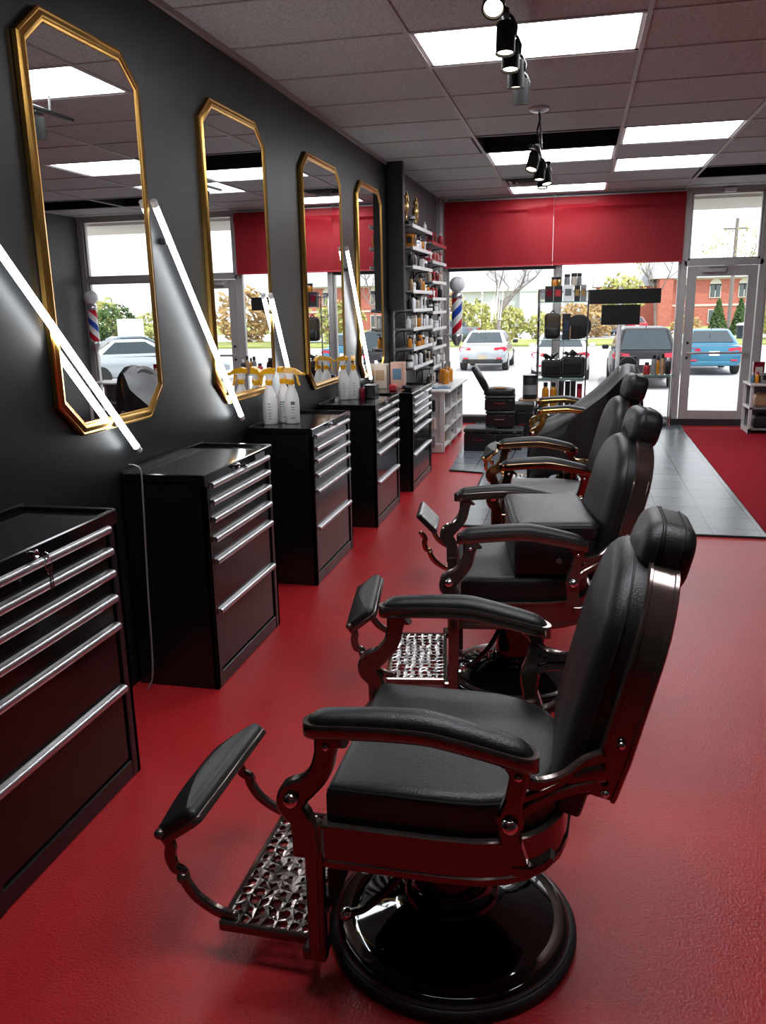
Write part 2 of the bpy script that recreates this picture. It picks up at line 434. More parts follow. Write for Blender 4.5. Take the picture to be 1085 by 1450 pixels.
for (i, j), lab in LL.items():
    x0, x1, y0, y1 = GX[i], GX[i+1], GY[j], GY[j+1]
    cx, cy, w, d = (x0+x1)/2, (y0+y1)/2, x1-x0, y1-y0
    t = thing('ceiling_light', lab, 'ceiling light', (cx, cy, H), 0, 'ceiling light panels')
    fr = MB()
    for c, dd in (((0, -d/2+0.02, 0.02), (w, 0.03, 0.04)), ((0, d/2-0.02, 0.02), (w, 0.03, 0.04)), ((-w/2+0.02, 0, 0.02), (0.03, d, 0.04)), ((w/2-0.02, 0, 0.02), (0.03, d, 0.04))): fr.box(c, dd)
    fr.box((0, 0, 0.06), (w, d, 0.02)); fr.build('frame', M['white'], t, smooth=0)
    MB().box((0, 0, 0.022), (w-0.05, d-0.05, 0.012)).build('diffuser', M['panel'], t, smooth=0)
# air vent
t = thing('ceiling_vent', 'square louvred air vent in the ceiling by the red shade', 'air vent', (-0.66, 10.62, H-0.002))
f = MB()
for k, s in enumerate((0.30, 0.22, 0.14, 0.07)):
    P = [(s, -s), (s, s), (-s, s), (-s, -s)]
    f.loft([[(x, y, -0.012-0.006*k) for x, y in P], [(x*0.86, y*0.86, 0.0) for x, y in P]], cap=False)
f.build('louvre', M['grid'], t, smooth=0)
MB().box((0, 0, 0.004), (0.5, 0.5, 0.004)).build('duct_opening', M['void'], t)

# wall end panel beside the shelves, corner trim
struct('wall_left', B((-1.872, 8.72, 2.365), (0.176, 0.09, 1.45)), M['blackm'], label='black upright panel at the near end of the wall shelves')
struct('trim_5', B((-1.79, 8.768, 2.365), (0.012, 0.012, 1.45)), M['alu'], label='thin metal edge of the black panel')
struct('wall_left', B((-1.945, 10.2, 1.7), (0.03, 2.85, 2.78)), M['wallg'], label='dark grey backing wall behind the product shelves')
struct('trim_6', B((-1.93, 11.92, 1.545), (0.06, 0.34, 3.09)), M['frame'], label='pale corner post where wall meets shop window')

# ------------------------------------------------------------------ shop front
def post(n, x, w, z0=0.0, z1=H, lab=None, y=FY, d=0.11, m='frame'): return struct(n, B((x, y, (z0+z1)/2), (w, d, z1-z0), 0.004), M[m], label=lab)
post('trim_7', -1.90, 0.09, lab='window post at the left corner'); post('trim_8', -0.315, 0.055, lab='slim post between the two big windows')
post('trim_9', 1.325, 0.075, lab='post on the left of the door'); post('trim_10', 2.305, 0.085, lab='post on the right of the door'); post('trim_11', 3.70, 0.09, lab='window post at the right corner')
struct('trim_12', B((0.9, FY, 0.045), (5.6, 0.14, 0.09)), M['framed'], label='low curb under the windows')
struct('trim_13', B((0.9, FY, H-0.02), (5.7, 0.12, 0.05)), M['frame'], label='window head under the ceiling')
struct('trim_14', B((1.815, FY, 2.155), (0.98, 0.11, 0.07), 0.004), M['frame'], label='transom bar above the door')
struct('trim_14', B((3.0, FY, 2.155), (1.35, 0.11, 0.07), 0.004), M['frame'], label='transom bar of the right window')
struct('trim_15', B((-1.09, FY-0.01, 2.155), (1.50, 0.07, 0.045)), M['framed'], label='black rail under the left shade')
struct('trim_16', B((-0.30, FY, 2.215), (3.1, 0.09, 0.035)), M['frame'], label='window transom hidden by the shades')
WIN = [(-1.85, -0.345, 0.09, H-0.05), (-0.285, 1.285, 0.09, H-0.05), (1.37, 2.26, 2.19, H-0.05), (2.35, 3.65, 0.09, 2.12), (2.35, 3.65, 2.19, H-0.05)]
for k, (x0, x1, z0, z1) in enumerate(WIN):
    fr = MB(); w = 0.028
    for c, d in (((x0+w/2, FY, (z0+z1)/2), (w, 0.07, z1-z0)), ((x1-w/2, FY, (z0+z1)/2), (w, 0.07, z1-z0)), (((x0+x1)/2, FY, z0+w/2), (x1-x0, 0.07, w)), (((x0+x1)/2, FY, z1-w/2), (x1-x0, 0.07, w))): fr.box(c, d, 0.003)
    o = struct('window_%d' % (k+1), fr, M['frame'])
    B(((x0+x1)/2, FY, (z0+z1)/2), (x1-x0-0.03, 0.006, z1-z0-0.03)).build('glass', M['glass'], o, smooth=0)
# glass door
dr = MB(); x0, x1, z1 = 1.375, 2.255, 2.115
for c, d in (((x0+0.062, FY-0.01, z1/2), (0.115, 0.05, z1)), ((x1-0.062, FY-0.01, z1/2), (0.115, 0.05, z1)), (((x0+x1)/2, FY-0.01, 0.105), (x1-x0-0.24, 0.048, 0.20)), (((x0+x1)/2, FY-0.01, z1-0.065), (x1-x0-0.24, 0.048, 0.13))): dr.box(c, d, 0.004)
door = struct('door_1', dr, M['frame'])
B(((x0+x1)/2, FY-0.01, 1.1), (x1-x0-0.2, 0.006, 1.85)).build('glass', M['glass'], door, smooth=0)
MB().tube([(1.43, FY-0.09, 0.985), (2.20, FY-0.09, 0.985)], 0.014, 10).tube([(1.44, FY-0.03, 0.985), (1.44, FY-0.09, 0.985)], 0.012).tube([(2.19, FY-0.03, 0.985), (2.19, FY-0.09, 0.985)], 0.012).build('push_bar', M['alu'], door)
MB().box((1.70, FY-0.07, 2.06), (0.30, 0.06, 0.055), 0.006).tube([(1.62, FY-0.08, 2.09), (1.95, FY-0.16, 2.12), (1.55, FY-0.06, 2.13)], 0.010, 6).build('door_closer', M['frame'], door)
MB().lathe([(0.018, 0), (0.018, -0.02), (0.008, -0.025)], (1.435, FY-0.035, 1.12), 12, 'y').build('lock_cylinder', M['blackm'], door)
MB().lathe([(0.018, 0), (0.018, -0.02), (0.008, -0.025)], (1.435, FY-0.035, 0.92), 12, 'y').build('lock_cylinder', M['blackm'], door)
tag(B((1.83, FY-0.088, H-0.045), (0.14, 0.06, 0.05), 0.006).build('door_sensor', M['white']), 'small white sensor box above the glass door', 'sensor')
# red roller shades
def shade(x0, x1, lab):
    t = thing('roller_shade', lab, 'window shade', ((x0+x1)/2, FY-0.13, 2.19), 0, 'red roller shades')
    w = x1-x0; n = 24; m = MB(); zs = [0.0, 0.2, 0.45, 0.62, 0.68, 0.72, 0.76, 0.86]
    def yy(i, z):
        s = 0.006*math.sin(i*0.9+z*3)
        fold = 0.045*math.exp(-((z-0.70-0.05*(i/n))/0.035)**2)
        return s*0.5-fold
    front = [[(-w/2+w*i/n, yy(i, z)-0.002, z) for i in range(n+1)] for z in zs]
    back = [[(-w/2+w*i/n, yy(i, z)+0.002, z) for i in range(n+1)] for z in zs]
    secs = [front[k]+back[k][::-1] for k in range(len(zs))]
    m.loft(secs); m.build('fabric', M['shade'], t)
    MB().tube([(-w/2, 0.035, 0.85), (w/2, 0.035, 0.85)], 0.028, 12).build('roller', M['white'], t)
    MB().box((0, 0.0, -0.006), (w, 0.018, 0.018), 0.003).build('bottom_bar', M['red'], t)
    for sx in (-1, 1): MB().box((sx*(w/2-0.012), 0.03, 0.862), (0.012, 0.06, 0.075), 0.002).build('bracket', M['white'], t)
    return t
shade(-1.87, -0.392, 'red roller shade over the left shop window'); shade(-0.389, 1.29, 'red roller shade over the window next to the door')

# ------------------------------------------------------------------ mirrors and led tubes
def mirror(y0, y1, z0, z1, lab, rz=0.0):
    yc, zc = (y0+y1)/2, (z0+z1)/2; hw, hh = (y1-y0)/2, (z1-z0)/2; c = 0.145
    t = thing('wall_mirror', lab, 'mirror', (WX+0.004, yc, zc), math.radians(rz), 'gold framed mirrors')
    octo = [(-hw+c, -hh), (hw-c, -hh), (hw, -hh+c*0.9), (hw, hh-c*0.8), (hw-c, hh), (-hw+c, hh), (-hw, hh-c*0.8), (-hw, -hh+c*0.9)]
    prof = [(0.0, 0.0), (0.0, 0.026), (0.007, 0.032), (0.013, 0.028), (0.019, 0.033), (0.030, 0.039), (0.036, 0.036), (0.040, 0.030), (0.048, 0.028), (0.056, 0.018), (0.058, 0.006)]
    secs = [[(h*0.72, p[0], p[1]) for p in inset(octo, d)] for d, h in prof]
    MB().loft(secs, cap=False).build('frame', M['gold'], t, smooth=25)
    gp = inset(octo, 0.052)
    MB().loft([[(0.014, p[0], p[1]) for p in gp], [(0.018, p[0], p[1]) for p in gp]]).build('mirror_glass', M['mirror'], t, smooth=0)
    MB().loft([[(0.0, p[0], p[1]) for p in gp], [(0.0135, p[0], p[1]) for p in gp]]).build('backing', M['blackm'], t, smooth=0)
mirror(2.815, 3.662, 1.208, 2.768, 'gold octagonal wall mirror nearest the camera, crossed by a light tube')
mirror(4.278, 5.192, 1.165, 2.776, 'second gold octagonal mirror, behind the three spray bottles', -0.6)
mirror(5.895, 6.925, 1.080, 2.768, 'third gold octagonal mirror, above the black chest with two spray bottles')
mirror(7.420, 8.383, 1.035, 2.775, 'smallest looking gold octagonal mirror, beside the black panel and shelves')
def led(a, b, lab):
    t = thing('led_tube', lab, 'light', (-1.910, a[0], a[1]), 0, 'diagonal light tubes')
    p = Vector((0, b[0]-a[0], b[1]-a[1])); u = p.normalized()
    MB().tube([u*0.03, p-u*0.03], 0.0145, 12).build('tube', M['led'], t)
    MB().tube([u*0.0, u*0.03], 0.016, 12).build('end_cap', M['white'], t)
    MB().tube([p-u*0.03, p], 0.016, 12).build('end_cap', M['white'], t)
    for k in (0.15, 0.85): MB().box(p*k+Vector((-0.030, 0, 0)), (0.036, 0.03, 0.03), 0.004).build('clip', M['blackm'], t)
led((2.42, 2.03), (3.332, 1.085), 'glowing white tube crossing the nearest gold mirror')
led((3.655, 2.18), (4.535, 1.065), 'long glowing white tube between the nearest and second mirrors')
led((5.10, 1.78), (5.50, 1.06), 'short visible glowing tube behind the three spray bottles')
led((6.945, 2.17), (7.70, 1.00), 'glowing white tube between the third and fourth mirrors')

# ------------------------------------------------------------------ tool chests
def chest(y0, y1, xf, h, lab, plate=False, keyring=False):
    w = y1-y0; D = xf-(WX+0.015)
    t = thing('tool_chest', lab, 'tool chest', (xf, y0, 0), 0, 'black tool chests along the wall')
    k = h/1.01; b = MB()
    b.box((-D/2, 0.012, h*0.48), (D, 0.024, h*0.96), 0.003); b.box((-D/2, w-0.012, h*0.48), (D, 0.024, h*0.96), 0.003)
    b.box((-D+0.01, w/2, h*0.48), (0.02, w-0.01, h*0.96)); b.box((-D/2-0.01, w/2, 0.05*k), (D-0.02, w-0.03, 0.02))
    b.box((-0.012, 0.026, h*0.48), (0.024, 0.052, h*0.96), 0.003); b.box((-0.012, w-0.026, h*0.48), (0.024, 0.052, h*0.96), 0.003)
    b.box((-0.02, w/2, 0.035*k), (0.035, w-0.06, 0.07*k), 0.004)
    b.build('cabinet', M['chest'], t)
    tp = MB(); z = h*0.968
    tp.box((-D/2, w/2, z+0.003), (D-0.01, w-0.01, 0.010))
    tp.box((-0.008, w/2, z-0.006*k), (0.022, w+0.012, 0.052*k), 0.004); tp.box((-D+0.008, w/2, z+0.012), (0.018, w+0.012, 0.034), 0.004)
    tp.box((-D/2, 0.002, z+0.004), (D, 0.018, 0.038), 0.004); tp.box((-D/2, w-0.002, z+0.004), (D, 0.018, 0.038), 0.004)
    tp.build('top_tray', M['tray'], t)
    tops = [0.945, 0.868, 0.790, 0.700, 0.598, 0.362]; bots = [0.874, 0.797, 0.708, 0.606, 0.370, 0.078]
    for zt, zb in zip(tops, bots):
        zt *= k; zb *= k
        d = MB().box((-0.020, w/2, (zt+zb)/2), (0.022, w-0.112, zt-zb), 0.003).build('drawer', M['drawer'], t)
        zc = zt-0.002
        hs = [(0.006, -0.017), (0.013, -0.013), (0.017, -0.004), (0.016, 0.005), (0.010, 0.011), (-0.010, 0.013), (-0.012, 0.006), (0.002, 0.004), (0.006, -0.003), (0.003, -0.012)]
        MB().loft([[(x, 0.058, zc+zz) for x, zz in hs], [(x, w-0.058, zc+zz) for x, zz in hs]]).build('handle', M['alu'], d, smooth=50)
    MB().lathe([(0.015, 0), (0.015, 0.008), (0.011, 0.011), (0.011, 0.005), (0.002, 0.005)], (0.003, w*0.44, z-0.004), 14, 'x').build('lock', M['chrome'], t)
    if plate:
        pl = MB().box((0.004, w*0.79, z-0.008), (0.003, 0.125, 0.026)).build('badge', M['grey'], t)
        g = MB()
        for q in range(9): g.box((0.006, w*0.79-0.052+q*0.013, z-0.008), (0.002, 0.008, 0.014 if q % 2 else 0.018))
        g.build('badge_lettering', M['alu'], pl)
    kp = thing('key', ('ring of small steel keys hanging from the nearest chest lock' if keyring else 'small steel key in the lock of %s' % lab.split(',')[0]), 'key', (xf, y0+w*0.44, z-0.004), 0, 'keys in the chest locks')
    MB().box((0.020, 0, 0), (0.020, 0.003, 0.006)).build('blade', M['chrome'], kp)
    MB().lathe([(0.004, -0.0015), (0.012, -0.0015), (0.012, 0.0015), (0.004, 0.0015)], (0.038, 0.004, -0.004), 14, 'y').build('bow', M['chrome'], kp)
    if keyring:
        MB().tube([(0.045, 0.006+0.016*math.cos(a), -0.03+0.022*math.sin(a)) for a in [2*PI*q/16 for q in range(16)]], 0.0016, 6, True).build('ring', M['chrome'], kp)
        MB().lathe([(0.002, -0.0015), (0.013, -0.0015), (0.013, 0.0015), (0.002, 0.0015)], (0.046, 0.008, -0.052), 12, 'x').box((0.046, 0.004, -0.09), (0.003, 0.006, 0.06)).box((0.047, 0.013, -0.088), (0.003, 0.005, 0.056)).build('spare_key', M['chrome'], kp)
    return t
chest(1.70, 2.53, -1.565, 1.035, 'nearest black tool chest, cut off by the left edge', keyring=True)
chest(3.215, 4.03, -1.548, 1.015, 'second black tool chest from the camera, with empty top', plate=True)
chest(4.685, 5.545, -1.535, 1.000, 'third black tool chest from the camera, carrying three white spray bottles')
chest(6.095, 6.955, -1.485, 0.972, 'fourth black tool chest from the camera, carrying two white spray bottles')
chest(7.400, 8.420, -1.455, 0.925, 'farthest black tool chest, next to the wall shelves')
cb = MB().tube(catmull([(-1.89, 3.20, 1.045), (-1.86, 3.197, 1.043), (-1.83, 3.19, 1.02), (-1.83, 3.188, 0.9), (-1.842, 3.18, 0.5), (-1.85, 3.17, 0.10), (-1.87, 3.15, 0.008)], 8), 0.0038, 8)
cb.v = [(x, y, z) for x, y, z in cb.v]
tag(cb.build('power_cable', M['grey']), 'grey cable hanging down the side of the second tool chest', 'cable')

# ------------------------------------------------------------------ spray bottles and chest-top things
def sprayer(loc, rz, lab, style, s=1.0, navy=False):
    t = thing('spray_bottle', lab, 'spray bottle', loc, rz, 'white spray bottles on the tool chests')
    t.scale = (s, s, s)
    MB().lathe([(0.036, 0), (0.040, 0.004), (0.041, 0.10), (0.039, 0.130), (0.033, 0.160), (0.022, 0.190), (0.016, 0.207), (0.015, 0.218)], n=24).build('body', M['white'], t, smooth=60)
    MB().lathe([(0.0185, 0.212), (0.0195, 0.214), (0.0195, 0.236), (0.015, 0.240)], n=18).build('collar', M['yellow'], t)
    hd = MB(); P = [(-0.020, 0.240), (0.012, 0.240), (0.014, 0.262), (0.026, 0.268), (0.026, 0.274), (-0.030, 0.274), (-0.022, 0.262)]
    hd.loft([[(x, -0.012, z) for x, z in P], [(x, 0.012, z) for x, z in P]]).build('pump_neck', M['white'], t)
    h2 = MB(); P2 = [(-0.036, 0.274), (0.030, 0.271), (0.064, 0.262), (0.066, 0.270), (0.030, 0.296), (-0.012, 0.306), (-0.034, 0.298)]
    h2.loft([[(x, -0.014, z) for x, z in P2], [(x, -0.010, z) for x, z in P2], [(x, 0.010, z) for x, z in P2], [(x, 0.014, z) for x, z in P2]]).build('spray_head', M['yellow'], t)
    MB().lathe([(0.006, 0.062), (0.008, 0.066), (0.008, 0.080), (0.005, 0.082)], (0, 0, 0.267), 10, 'x').build('nozzle', M['navy' if navy else 'yellow'], t)
    MB().ribbon([(0.028, 0.268), (0.036, 0.250), (0.040, 0.225), (0.048, 0.205)], 0.010, -0.008, 0.008).build('trigger', M['yellow'], t)
    lb = MB(); a0 = -rz-PI/2+0.25
    def patch(z0, z1, da, w, r=0.0418):
        n = 5; lo = []; hi = []
        for q in range(n+1):
            a = a0+da-w/2+w*q/n
            lo.append((r*math.cos(a), r*math.sin(a), z0)); hi.append((r*math.cos(a), r*math.sin(a), z1))
        return lo, hi
    rows = {0: [(0.110, 0.116, 0.0, 0.25), (0.096, 0.099, 0.05, 0.5), (0.08, 0.083, 0.05, 0.45), (0.06, 0.064, 0.05, 0.4), (0.045, 0.050, 0.05, 0.2), (0.03, 0.035, 0.05, 0.25)],
            1: [(0.110, 0.117, -0.1, 0.7), (0.098, 0.103, 0.1, 1.3), (0.086, 0.090, 0.0, 0.9), (0.074, 0.076, 0.0, 0.8), (0.06, 0.062, 0.0, 0.8), (0.028, 0.034, 0.05, 0.2)],
            2: [(0.104, 0.122, 0.2, 0.55), (0.088, 0.092, 0.2, 0.5), (0.076, 0.079, 0.2, 0.5), (0.06, 0.062, 0.2, 0.5), (0.044, 0.046, 0.2, 0.5), (0.03, 0.035, 0.2, 0.5)]}[style]
    for r in rows:
        lo, hi = patch(*r); lb.loft([lo, hi], cap=False, closed=False)
    lb.build('label_print', M[['ink', 'inkteal', 'ink'][style]], t)
    return t
zt3 = 1.000*0.968+0.009
sprayer((-1.895, 4.955, zt3), -2.6, 'leftmost white spray bottle of the three on the third chest', 0, 1.16, True)
sprayer((-1.840, 5.065, zt3), 1.35, 'middle white spray bottle of the three on the third chest, with teal print', 1, 1.16)
sprayer((-1.765, 5.005, zt3), 0.1, 'rightmost white spray bottle of the three, with a dark label square', 2, 1.16)
zt4 = 0.972*0.968+0.009
sprayer((-1.865, 6.58, zt4), 2.9, 'left white spray bottle of the pair on the fourth chest', 0, 1.16, True)
sprayer((-1.79, 6.62, zt4), -1.4, 'right white spray bottle of the pair on the fourth chest', 0, 1.16, True)
def bottle(name, loc, r, h, m, capm, lab, cat='bottle', grp=None, neck=0.35, caph=0.18, n=14):
    t = thing(name, lab, cat, loc, 0, grp)
    hb = h*(1-caph)
    MB().lathe([(r*0.92, 0), (r, h*0.02), (r, hb*0.78), (r*0.85, hb*0.88), (r*neck, hb*0.97), (r*neck, hb)], n=n).build('body', M[m], t, smooth=50)
    MB().lathe([(r*neck*1.15, hb-0.001), (r*neck*1.25, hb+0.002), (r*neck*1.15, h)], n=n).build('cap', M[capm], t)
    return t
bottle('tonic_bottle', (-1.715, 6.60, zt4), 0.026, 0.13, 'crimson', 'blackm', 'small dark red bottle beside the right spray bottle')
t = thing('clipper_box', 'small black box behind the dark red bottle on the fourth chest', 'box', (-1.67, 6.72, zt4))
MB().box((0, 0, 0.05), (0.10, 0.16, 0.10), 0.006).build('case', M['black'], t); MB().box((0, 0, 0.104), (0.104, 0.164, 0.008), 0.003).build('lid', M['blackm'], t)
zt5 = 0.925*0.968+0.009
def carton(loc, d, m, face, lab, grp=None, cat='box', rz=0.0):
    t = thing('carton', lab, cat, loc, rz, grp)
    MB().box((0, 0, d[2]/2), d, 0.003).build('box_body', M[m], t)
    MB().box((0, -d[1]/2-0.001, d[2]*0.55), (d[0]*0.66, 0.002, d[2]*0.42)).build('front_print', M[face], t)
    return t
carton((-1.875, 7.98, zt5), (0.13, 0.12, 0.235), 'cream', 'tan', 'tall cream carton at the wall end of the farthest chest')
carton((-1.715, 8.02, zt5), (0.13, 0.12, 0.25), 'peach', 'blue', 'peach and blue printed carton on the farthest chest')
tag(B((-1.70, 7.72, zt5+0.03), (0.07, 0.10, 0.06), 0.01).build('grease_tin', M['red']), 'small red tin on the farthest tool chest', 'tin')
t = thing('clipper', 'black hair clipper lying on the farthest tool chest', 'clipper', (-1.58, 7.80, zt5), 0.6)
MB().box((0, 0, 0.022), (0.05, 0.15, 0.042), 0.014).build('body', M['black'], t); MB().box((0, 0.09, 0.026), (0.045, 0.03, 0.02), 0.004).build('blade', M['chrome'], t)

# ------------------------------------------------------------------ barber chairs
def barber_chair(loc, rz, lab, metal, group='barber chairs in a row', head_up=0.0, flip=None, lower_pad=True, tread='pewter'):
    mm = M[metal]
    t = thing('barber_chair', lab, 'barber chair', loc, rz, group)
    # base
    MB().lathe([(0.30, 0), (0.338, 0.0), (0.344, 0.008), (0.344, 0.022), (0.338, 0.030), (0.332, 0.032), (0.331, 0.036), (0.322, 0.038)], n=72).build('base_rim', M['rubber'], t)
    MB().lathe([(0.324, 0.030), (0.322, 0.046), (0.312, 0.052), (0.296, 0.052), (0.290, 0.056), (0.25, 0.066), (0.20, 0.080), (0.155, 0.098), (0.128, 0.112), (0.120, 0.118), (0.05, 0.118)], n=72).build('base_plate', M['gloss'], t, smooth=60)
    MB().lathe([(0.296, 0.0535), (0.306, 0.0535), (0.308, 0.0555), (0.294, 0.058)], n=72).build('trim_ring', mm, t)
    MB().lathe([(0.125, 0.108), (0.130, 0.116), (0.126, 0.126), (0.112, 0.130), (0.106, 0.138), (0.102, 0.15)], n=40).build('collar', M['gloss'], t)
    MB().lathe([(0.100, 0.12), (0.092, 0.20), (0.086, 0.30), (0.11, 0.345), (0.14, 0.37)], n=40).build('column', M['gloss'], t, smooth=60)
    lv = MB().tube(catmull([(-0.07, -0.06, 0.30), (-0.13, -0.13, 0.22), (-0.20, -0.17, 0.16), (-0.24, -0.19, 0.15)], 6), [0.011]*19, 8).build('pump_lever', M['black'], t)
    MB().sphere((-0.25, -0.195, 0.15), 0.018, 8).build('knob', M['chrome'], lv)
    # seat rail, rounded at the rear
    def dshape(w, f, r, n=14):
        pts = [(f, -w)]
        for q in range(n+1):
            a = -PI/2+PI*q/n
            ca, sa = math.cos(a), math.sin(a)
            e = 0.80
            pts.append((0.02+(r-0.02)*abs(ca)**e, w*abs(sa)**e*(1 if sa >= 0 else -1)))
        pts.append((f, w)); return pts
    out = dshape(0.312, -0.272, 0.315)
    prof = [(0.020, 0.372), (0.004, 0.372), (0.0, 0.376), (0.0, 0.392), (0.005, 0.395), (0.005, 0.478), (0.0, 0.481), (0.0, 0.489), (0.004, 0.492), (0.016, 0.492), (0.020, 0.486)]
    MB().loft([[(p[0], p[1], z) for p in inset(out, d)] for d, z in prof], cap=False).build('seat_frame', mm, t, smooth=30)
    ins = inset(out, 0.018)
    MB().loft([[(p[0], p[1], 0.368) for p in ins], [(p[0], p[1], 0.468) for p in ins]]).build('seat_pan', M['blackm'], t)
    co = dshape(0.288, -0.262, 0.298)
    MB().pillow(catmull([(p[0], p[1], 0) for p in co], 2, True) if False else co, 0.462, 0.592, 0.032, crown=0.012, bot=0.012).build('seat_cushion', M['leather'], t, smooth=60)
    pip = inset(co, 0.004)
    MB().tube([(p[0], p[1], 0.573) for p in pip], 0.0032, 6, True).build('seat_piping', M['seam'], t)
    # armrests
    def arm(s):
        secs = []; pad = []; N = 26
        for q in range(N+1):
            a = q/N; u = -0.02-0.262*math.cos(PI*a)-0.0
            k = min(1, math.sqrt(max(0, 1-((u+0.02)/0.262)**14)))
            end = max(0.0, abs(u+0.02)-0.215)/0.047
            hw = 0.043*math.sqrt(max(0.02, 1-end**2.2))*(1-0.10*abs(u+0.02)/0.26)
            zf = 0.788+0.018*math.sin(PI*(u+0.29)/0.56)-0.035*max(0, u-0.0)/0.24+0.006
            secs.append((u, hw, zf))
        fr = MB(); pd = MB(); S = []; Pd = []
        for u, hw, z in secs:
            S.append([(u, s*0.37+y, z+zz) for y, zz in ((-hw*0.7, -0.030), (hw*0.7, -0.030), (hw*0.92, -0.022), (hw, -0.008), (hw, 0.003), (hw*0.93, 0.008), (-hw*0.93, 0.008), (-hw, 0.003), (-hw, -0.008), (-hw*0.92, -0.022))])
            h2 = max(0.002, hw-0.006)
            Pd.append([((u+0.02)*0.965-0.02, s*0.37+h2*math.cos(PI*j/10), z+0.006+0.030*min(1, h2/0.037)**1.3*math.sin(PI*j/10)) for j in range(11)])
        fr.loft(S); pd.loft(Pd)
        f = fr.build('armrest', mm, t, smooth=40)
        pd.build('arm_pad', M['leather'], f, smooth=60)
        y0, y1 = s*0.352, s*0.388
        sup = MB().ribbon([(-0.212, 0.776), (-0.226, 0.758), (-0.232, 0.725), (-0.245, 0.680), (-0.275, 0.640), (-0.310, 0.612), (-0.318, 0.580), (-0.295, 0.545), (-0.290, 0.50), (-0.288, 0.455)],
                          [0.085, 0.058, 0.048, 0.050, 0.052, 0.072, 0.066, 0.054, 0.058, 0.060], y0, y1)
        sup.ribbon([(-0.234, 0.735), (-0.245, 0.685), (-0.275, 0.645), (-0.298, 0.628)], 0.016, y1 if s > 0 else y0-0.003, (y1+0.003) if s > 0 else y0)
        o = sup.build('front_support', mm, t, smooth=40)
        MB().sphere((-0.312, s*0.392, 0.606), 0.019, 10).build('bolt', M['chrome'], o)
        MB().sphere((-0.226, s*0.389, 0.748), 0.009, 8).build('bolt', M['chrome'], o)
        rs = MB().ribbon([(0.190, 0.758), (0.197, 0.742), (0.200, 0.715), (0.190, 0.660), (0.183, 0.610), (0.185, 0.555), (0.192, 0.505)], [0.070, 0.055, 0.042, 0.040, 0.060, 0.046, 0.062], y0, y1)
        rs.ribbon([(0.190, 0.490), (0.225, 0.492), (0.255, 0.510), (0.275, 0.535)], [0.030, 0.026, 0.022, 0.012], y0, y1)
        ya, yb = s*0.338, s*0.372
        o = rs.build('rear_support', mm, t, smooth=40)
        MB().sphere((0.183, s*0.393, 0.606), 0.019, 10).build('bolt', M['chrome'], o)
        MB().sphere((0.199, s*0.389, 0.722), 0.009, 8).build('bolt', M['chrome'], o)
        # hinge bracket from rear support inwards to the back frame
        br = MB()
        def bar(pts, w):
            P = catmull(pts, 6); secs2 = []
            for i, p in enumerate(P):
                tt = (P[min(i+1, len(P)-1)]-P[max(i-1, 0)]).normalized(); nz = Vector((0, 0, 1)); nz = (nz-tt*nz.dot(tt)).normalized(); sd = tt.cross(nz)
                secs2.append([p+sd*a*0.011+nz*b*w/2 for a, b in ((-1, -0.7), (-0.6, -1), (0.6, -1), (1, -0.7), (1, 0.7), (0.6, 1), (-0.6, 1), (-1, 0.7))])
            br.loft(secs2)
        bar([(0.195, s*0.365, 0.712), (0.235, s*0.352, 0.690), (0.290, s*0.325, 0.695), (0.335, s*0.300, 0.722), (0.375, s*0.292, 0.740)], 0.028)
        bar([(0.190, s*0.368, 0.655), (0.240, s*0.352, 0.672), (0.290, s*0.325, 0.690)], 0.018)
        bar([(0.185, s*0.370, 0.605), (0.225, s*0.360, 0.640), (0.290, s*0.330, 0.665), (0.360, s*0.298, 0.675)], 0.026)
        bar([(0.300, s*0.318, 0.685), (0.340, s*0.302, 0.695), (0.375, s*0.292, 0.705)], 0.05)
        br.build('hinge_bracket', mm, t, smooth=40)
    arm(-1); arm(1)
    # backrest
    A = Vector((0, 1, 0)); U = Vector((0.235, 0, 0.972)).normalized(); Nf = A.cross(U)*1.0   # points +x / back side
    if Nf.x > 0: Nf = -Nf
    O = Vector((0.372, 0, 0.615))
    def tomb(w, h0, h1, n=16, nar=0.0):
        pts = [(-w*0.985, h0), ]
        b = [(w*0.985, h0)]
        pts = [(-w*0.93, h0), (w*0.93, h0)]
        hs = h1-w*0.82
        side = [(w, h0+(hs-h0)*0.35), (w*(1-nar), hs)]
        arc = [(w*(1-nar)*math.cos(PI*q/n), hs+(h1-hs)*abs(math.sin(PI*q/n))**0.92) for q in range(1, n)]
        return pts+side+arc+[(-x, z) for x, z in side[::-1]]
    fo = tomb(0.285, 0.0, 0.548, nar=0.04)
    fr = MB(); secs = []
    for d, hgt in ((0.028, 0.034), (0.004, 0.034), (0.0, 0.030), (0.0, 0.024), (0.003, 0.022), (0.003, -0.024), (0.0, -0.026), (0.0, -0.034), (0.006, -0.038), (0.05, -0.042)):
        secs.append([O+A*p[0]+U*p[1]+Nf*hgt for p in inset(fo, d)])
    fr.loft(secs); bf = fr.build('back_frame', mm, t, smooth=30)
    for s in (-1, 1):
        for hh in (0.03, 0.155):
            MB().sphere(O+A*(s*0.286)+U*hh+Nf*(-0.004), 0.010, 8).build('bolt', M['chrome'], bf)
    bc = tomb(0.262, -0.075, 0.532, nar=0.05)
    MB().pillow(bc, 0.022, 0.105, 0.050, O=O, A=-A, B=U, crown=0.022, bot=0.010, steps=6).build('back_cushion', M['leather'], t, smooth=70)
    MB().tube([O+A*p[0]+U*p[1]+Nf*0.062 for p in inset(bc, -0.001)], 0.0028, 6, True).build('back_seam', M['seam'], t)
    # headrest
    hz = 0.535+head_up
    Hc = Vector((0.382, 0, 0.615))+U*hz+Vector((0.0, 0, 0))
    pst = MB().tube([Vector((0.382, 0.0, 0.615))+U*0.40, Hc], 0.022, 10)
    pst.box(Vector((0.40, 0, 0.615))+U*0.46, (0.03, 0.13, 0.18), 0.008)
